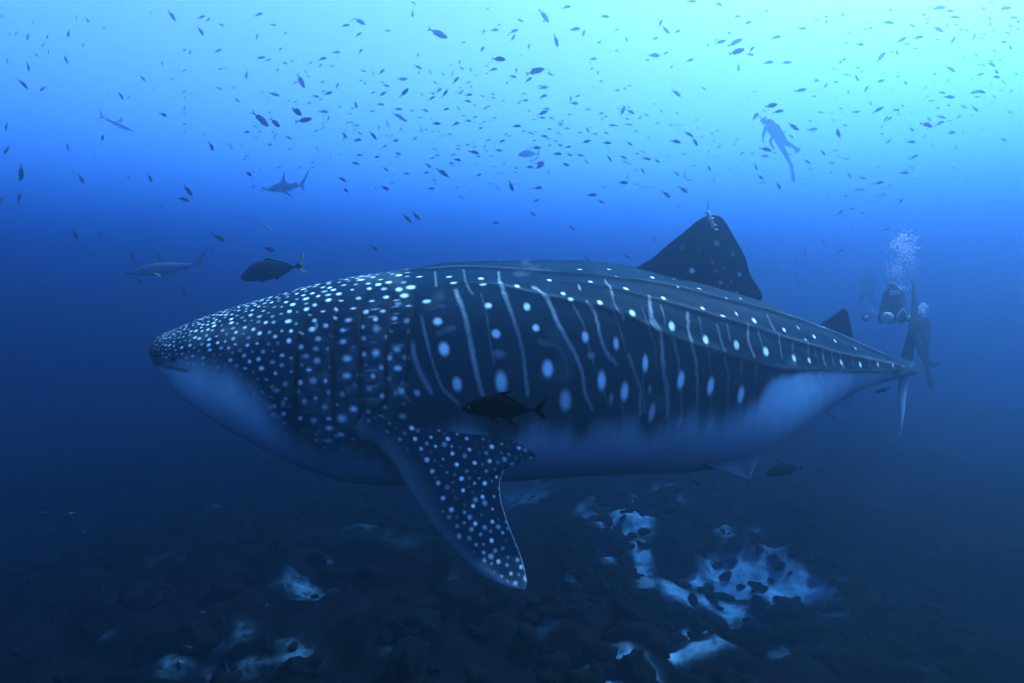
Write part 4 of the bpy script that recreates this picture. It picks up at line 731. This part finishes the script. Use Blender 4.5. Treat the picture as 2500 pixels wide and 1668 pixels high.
rem, rf = fish_arrays([(0,.0,-.0),(.03,.02,-.02),(.15,.05,-.05),(.35,.06,-.07),(.6,.045,-.055),(.8,.02,-.02),(.87,.015,-.015)], [([(.84,.012),(.92,.05),(1,.09),(.96,.0),(1,-.09),(.92,-.05),(.84,-.012)], .006), ([(.5,.05),(.55,.10),(.75,.06),(.8,.02)], .005), ([(.5,-.06),(.55,-.11),(.75,-.06),(.8,-.02)], .005)])
put('black_fish', mesh_from('black_fish', rem * np.array([1, 1, 1.5]), rf, KM), pose(2154, 953, 6.55, .17, 160, .1), 'small black fish tucked under the whale shark tail stalk', 'fish')

# ------------------------------------------------------------------ divers
SUIT = material('black_wetsuit', (.012, .013, .015), .7, .25, noise=(14, (.025, .027, .03))); TANK = material('tank_grey_paint', (.12, .12, .11), .4, .4); FINM = material('black_rubber', (.01, .01, .011), .5, .3); GLASS = material('mask_glass', (.35, .38, .4), .1, .6); METAL = material('chrome', (.5, .5, .5), .25, .5)
def limb(bm, pts, rad): tube(bm, pts, rad, 10)
def hand(bm, p, d, side):
    d = Vector(d).normalized(); p = Vector(p); s = Vector(side).normalized()
    tube(bm, [p, p + d*.085], [.032, .036], 8)
    for k, (o, l) in enumerate(((-.034, .062), (-.012, .075), (.012, .070), (.034, .055))):
        a = p + d*.08 + s*o; tube(bm, [a, a + d*l*.55 + s*o*.15, a + d*l + (d.cross(s))*.018], [.0125, .0115, .010], 6)
    a = p + d*.02 - s*.03; tube(bm, [a, a + d*.03 - s*.03, a + d*.065 - s*.045], [.014, .013, .011], 6)
def diver(label, depth, J, ang_up, tank=True, dz=None, fins=True, group='scuba divers behind the whale shark'):
    """J: joints as (photo x, photo y, depth offset)"""
    K = {k: Vector(at(q[0], q[1], depth + (q[2] if len(q) > 2 else 0))) for k, q in J.items()}
    root = bpy.data.objects.new('person', None); col.objects.link(root); root['label'] = label; root['category'] = 'person'; root['group'] = group
    bm = bmesh.new()
    head, neck, chest, pelvis = K['head'], K['neck'], K['chest'], K['pelvis']
    upd = (neck - pelvis).normalized(); side = (K['shl'] - K['shr']).normalized()
    ball(bm, head, .115, 14, (.88, 1.0, 1.12)); tube(bm, [head, neck, chest], [.07, .075, .13], 10)
    tube(bm, [chest + upd*.1, chest, (chest + pelvis)*.5, pelvis], [.13, .165, .145, .15], 14)
    tube(bm, [K['shl'], chest + upd*.08, K['shr']], [.085, .12, .085], 10)
    for q in ('l', 'r'):
        limb(bm, [K['sh'+q], K['el'+q], K['ha'+q]], [.075, .055, .036]); hand(bm, K['ha'+q], K['ha'+q] - K['el'+q], side)
        hp = pelvis + side * (.10 if q == 'l' else -.10)
        limb(bm, [hp, K['kn'+q]], [.115, .075]); limb(bm, [K['kn'+q], K['an'+q]], [.075, .045]); ball(bm, K['an'+q], .055, 8)
    me = bm_mesh('wetsuit_body', bm, SUIT); b = obj('wetsuit_body', me, root)
    rm = b.modifiers.new('union', 'REMESH'); rm.mode = 'VOXEL'; rm.voxel_size = .016; rm.use_smooth_shade = True
    smd = b.modifiers.new('smooth', 'SMOOTH'); smd.factor = .5; smd.iterations = 3
    face = Vector(at(*J['look'][:2], depth + J['look'][2])) if 'look' in J else Vector(CAM)
    fd = (face - head).normalized()
    bm = bmesh.new(); x = fd.cross(upd).normalized(); rot = Matrix((x, fd, x.cross(fd))).transposed().to_4x4(); boxm(bm, head + fd*.10 + upd*.02, (.17, .06, .09), rot, .02); obj('mask', bm_mesh('mask', bm, GLASS), root)
    bm = bmesh.new(); ball(bm, head + fd*.13 - upd*.07, .035, 10); tube(bm, [head + fd*.13 - upd*.07, head + x*.14 - upd*.06, neck + x*.15 - fd*.1, chest - fd*.16 + upd*.15], .012, 6); obj('regulator', bm_mesh('regulator', bm, FINM), root)
    back = K['back'] - chest if 'back' in K else -fd; back = (back - upd*back.dot(upd)).normalized()
    bm = bmesh.new(); c = chest + back*.24; tube(bm, [c - upd*.36, c + upd*.22], .092, 14); tube(bm, [c + upd*.28, c + upd*.36], .03, 8); tank_o = obj('tank', bm_mesh('tank', bm, TANK), root)
    bm = bmesh.new(); tube(bm, [c + upd*.37 - side*.06, c + upd*.37 + side*.06], .022, 8); obj('valve', bm_mesh('valve', bm, METAL), tank_o)
    bm = bmesh.new(); tube(bm, [chest + upd*.1 + back*.12, chest + back*.14, pelvis + back*.12], [.15, .19, .15], 12); vb = obj('buoyancy_vest', bm_mesh('buoyancy_vest', bm, FINM), root)
    if fins:
        for q in ('l', 'r'):
            if 'fi'+q not in K: continue
            a, t = K['an'+q], K['fi'+q]; d = (t - a).normalized(); w = (side - d*side.dot(d)).normalized(); n = d.cross(w).normalized(); ln = (t - a).length
            bm = bmesh.new(); st = [(-.12, .05, .035), (0, .055, .04), (.12, .06, .03), (.2*ln + .12, .085, .016), (.75*ln, .11, .008), (ln, .10, .006), (ln*1.03, .03, .005)]; rg = []
            for (o, hw, th) in st: rg.append([bm.verts.new(a + d*o + w*sx*hw + n*sy*th) for sx, sy in ((-1, -.6), (-1, .6), (0, 1), (1, .6), (1, -.6), (0, -1))])
            for r0, r1 in zip(rg, rg[1:]):
                for k in range(6): bm.faces.new((r0[k], r0[(k+1) % 6], r1[(k+1) % 6], r1[k]))
            bm.faces.new(rg[0][::-1]); bm.faces.new(rg[-1]); obj('swim_fin', bm_mesh('swim_fin', bm, FINM), root)
    return K
diver('scuba diver climbing with legs trailing among small fish above the dorsal fin', 22.0, dict(head=(1866,294,-.1), neck=(1875,304,0), chest=(1886,318,0), pelvis=(1906,345,.1), shl=(1870,313,-.15), shr=(1897,308,.15), ell=(1863,328,-.2), hal=(1863,338,-.25), elr=(1880,345,.1), har=(1886,358,.0), knl=(1920,381,.1), anl=(1933,407,.2), fil=(1938,443,.25), knr=(1932,356,.45), anr=(1941,361,.9), fir=(1950,370,1.3), back=(1905,300,.3), look=(1850,290,-.3)), None, group='scuba divers in open water')
diver('faint scuba diver hovering upright in the haze behind the second dorsal fin', 24.0, dict(head=(2120,666,0), neck=(2120,674,0), chest=(2119,685,0), pelvis=(2117,714,.1), shl=(2106,680,0), shr=(2132,680,0), ell=(2100,694,-.2), hal=(2104,708,-.3), elr=(2136,694,-.2), har=(2132,708,-.3), knl=(2104,728,.3), anl=(2100,741,.5), fil=(2098,748,.9), knr=(2128,730,.35), anr=(2133,738,.6), fir=(2136,744,1.0), back=(2119,680,1)), None, group='scuba divers in open water')
KC = diver('dark scuba diver facing us with a camera rig beside the shark tail fin', 11.2, dict(head=(2184,716,-.1), neck=(2184,727,0), chest=(2183,742,.1), pelvis=(2188,764,.55), shl=(2165,734,0), shr=(2203,736,0), ell=(2154,752,-.25), hal=(2160,771,-.5), elr=(2206,758,-.25), har=(2190,773,-.5), knl=(2176,780,.95), anl=(2178,772,1.4), fil=(2172,766,1.9), knr=(2200,783,.95), anr=(2204,778,1.4), fir=(2210,770,1.9), back=(2183,738,1)), None, group='scuba divers in open water')
KD = diver('scuba diver upright behind the upper tail lobe with long fins hanging down', 13.6, dict(head=(2240,766,-.05), neck=(2242,777,0), chest=(2246,795,0), pelvis=(2249,832,.05), shl=(2232,790,-.1), shr=(2262,792,.1), ell=(2230,812,-.2), hal=(2240,828,-.35), elr=(2268,812,0), har=(2262,828,-.25), knl=(2250,862,-.1), anl=(2261,890,.15), fil=(2274,946,.2), knr=(2257,866,.2), anr=(2268,886,.5), fir=(2288,893,.85), back=(2262,786,.6)), None, group='scuba divers in open water')
def make_camera_rig():
    c = Vector(at(2166, 776, 10.6)); root = bpy.data.objects.new('camera_rig', None); col.objects.link(root); root['label'] = 'bulky underwater camera rig with two strobe lights held by a diver'; root['category'] = 'camera'
    fd = (Vector(CAM) - c).normalized(); x = fd.cross(Vector((0, 0, 1))).normalized(); z = x.cross(fd); rot = Matrix((x, fd, z)).transposed().to_4x4()
    bm = bmesh.new(); boxm(bm, c, (.26, .16, .2), rot, .02); obj('housing', bm_mesh('housing', bm, FINM, False), root)
    bm = bmesh.new(); ball(bm, c + fd*.09, .1, 16); obj('dome_port', bm_mesh('dome_port', bm, GLASS), root)
    for s in (-1, 1):
        bm = bmesh.new(); tube(bm, [c + x*s*.13, c + x*s*.24 + z*.16, c + x*s*.30 + z*.02], .016, 8); obj('strobe_arm', bm_mesh('strobe_arm', bm, METAL), root)
        bm = bmesh.new(); e = c + x*s*.31 + z*.0; tube(bm, [e - fd*.08, e + fd*.06], [.06, .07], 12); so_ = obj('strobe', bm_mesh('strobe', bm, FINM), root)
        bm = bmesh.new(); ball(bm, e + fd*.12, .045, 10); obj('lens', bm_mesh('lens', bm, GLASS), so_)
make_camera_rig()

# ------------------------------------------------------------------ bubbles and drifting specks
BUB = material('air_bubble', (.9, .92, .93), .12, .8)
def bubbles(label, depth, blobs, seed):
    r = random.Random(seed); ico = bmesh.new(); bmesh.ops.create_icosphere(ico, subdivisions=1, radius=1); V = np.array([v.co for v in ico.verts]); Fc = np.array([[v.index for v in f.verts] for f in ico.faces]); ico.free()
    vs_, fs = [], []; off = 0
    for (u, v, ru, rv, n, r0, r1) in blobs:
        for _ in range(n):
            x, y = r.gauss(0, .5), r.gauss(0, .5); s = r.uniform(r0, r1); p = at(u + x*ru, v + y*rv, depth + r.gauss(0, .12))
            vs_.append(V * s * np.array([1.15, 1.15, .8]) + p); fs.append(Fc + off); off += len(V)
    me = mesh_from('bubbles', np.concatenate(vs_), np.concatenate(fs), BUB); obj('bubbles', me, None, label, 'bubbles', None, 'stuff')
bubbles('white plume of exhaled bubbles rising above the diver with the camera', 11.2, [(2206,603,34,36,520,.004,.012),(2196,592,24,22,40,.010,.022),(2214,584,20,20,16,.014,.028),(2216,635,26,40,300,.003,.009),(2186,657,22,20,330,.004,.010),(2196,668,30,34,160,.003,.007),(2192,703,30,6,70,.006,.014)], 1)
bubbles('small bright burst of bubbles beside the head of the upright diver', 13.5, [(2253,747,9,8,14,.014,.032),(2248,762,11,15,120,.006,.016),(2256,758,10,18,120,.004,.012)], 2)
bubbles('few faint bubbles above the head of the climbing diver', 21.5, [(1857,283,8,5,10,.014,.03),(1870,270,8,8,8,.012,.026),(1812,455,12,10,12,.008,.02),(1825,490,24,36,60,.004,.010)], 3)
bubbles('thin cloud of old bubbles drifting high above the tail', 17.0, [(2235,465,40,60,130,.004,.010),(2090,480,18,60,50,.004,.009),(2218,410,20,16,14,.01,.02)], 5)
def specks():
    n = 2600; P = np.stack([rng.uniform(-9, 9, n), rng.uniform(1.2, 14, n), rng.uniform(CAMZ-4, CAMZ+6.5, n)], -1); keep = []
    O = np.array([(1,0,0),(-1,0,0),(0,1,0),(0,-1,0),(0,0,1),(0,0,-1)], float); Fc = np.array([(0,2,4),(2,1,4),(1,3,4),(3,0,4),(2,0,5),(1,2,5),(3,1,5),(0,3,5)])
    r = rng.uniform(.0008, .003, n) * np.minimum(1, P[:,1]/4)
    V = (P[:,None] + O[None]*r[:,None,None]).reshape(-1, 3); f = (Fc[None] + (np.arange(n)*6)[:,None,None]).reshape(-1, 3)
    obj('drifting_specks', mesh_from('drifting_specks', V, f, material('plankton', (.7, .72, .7), .8)), None, 'fine pale specks drifting through the water', 'plankton', None, 'stuff')
specks()
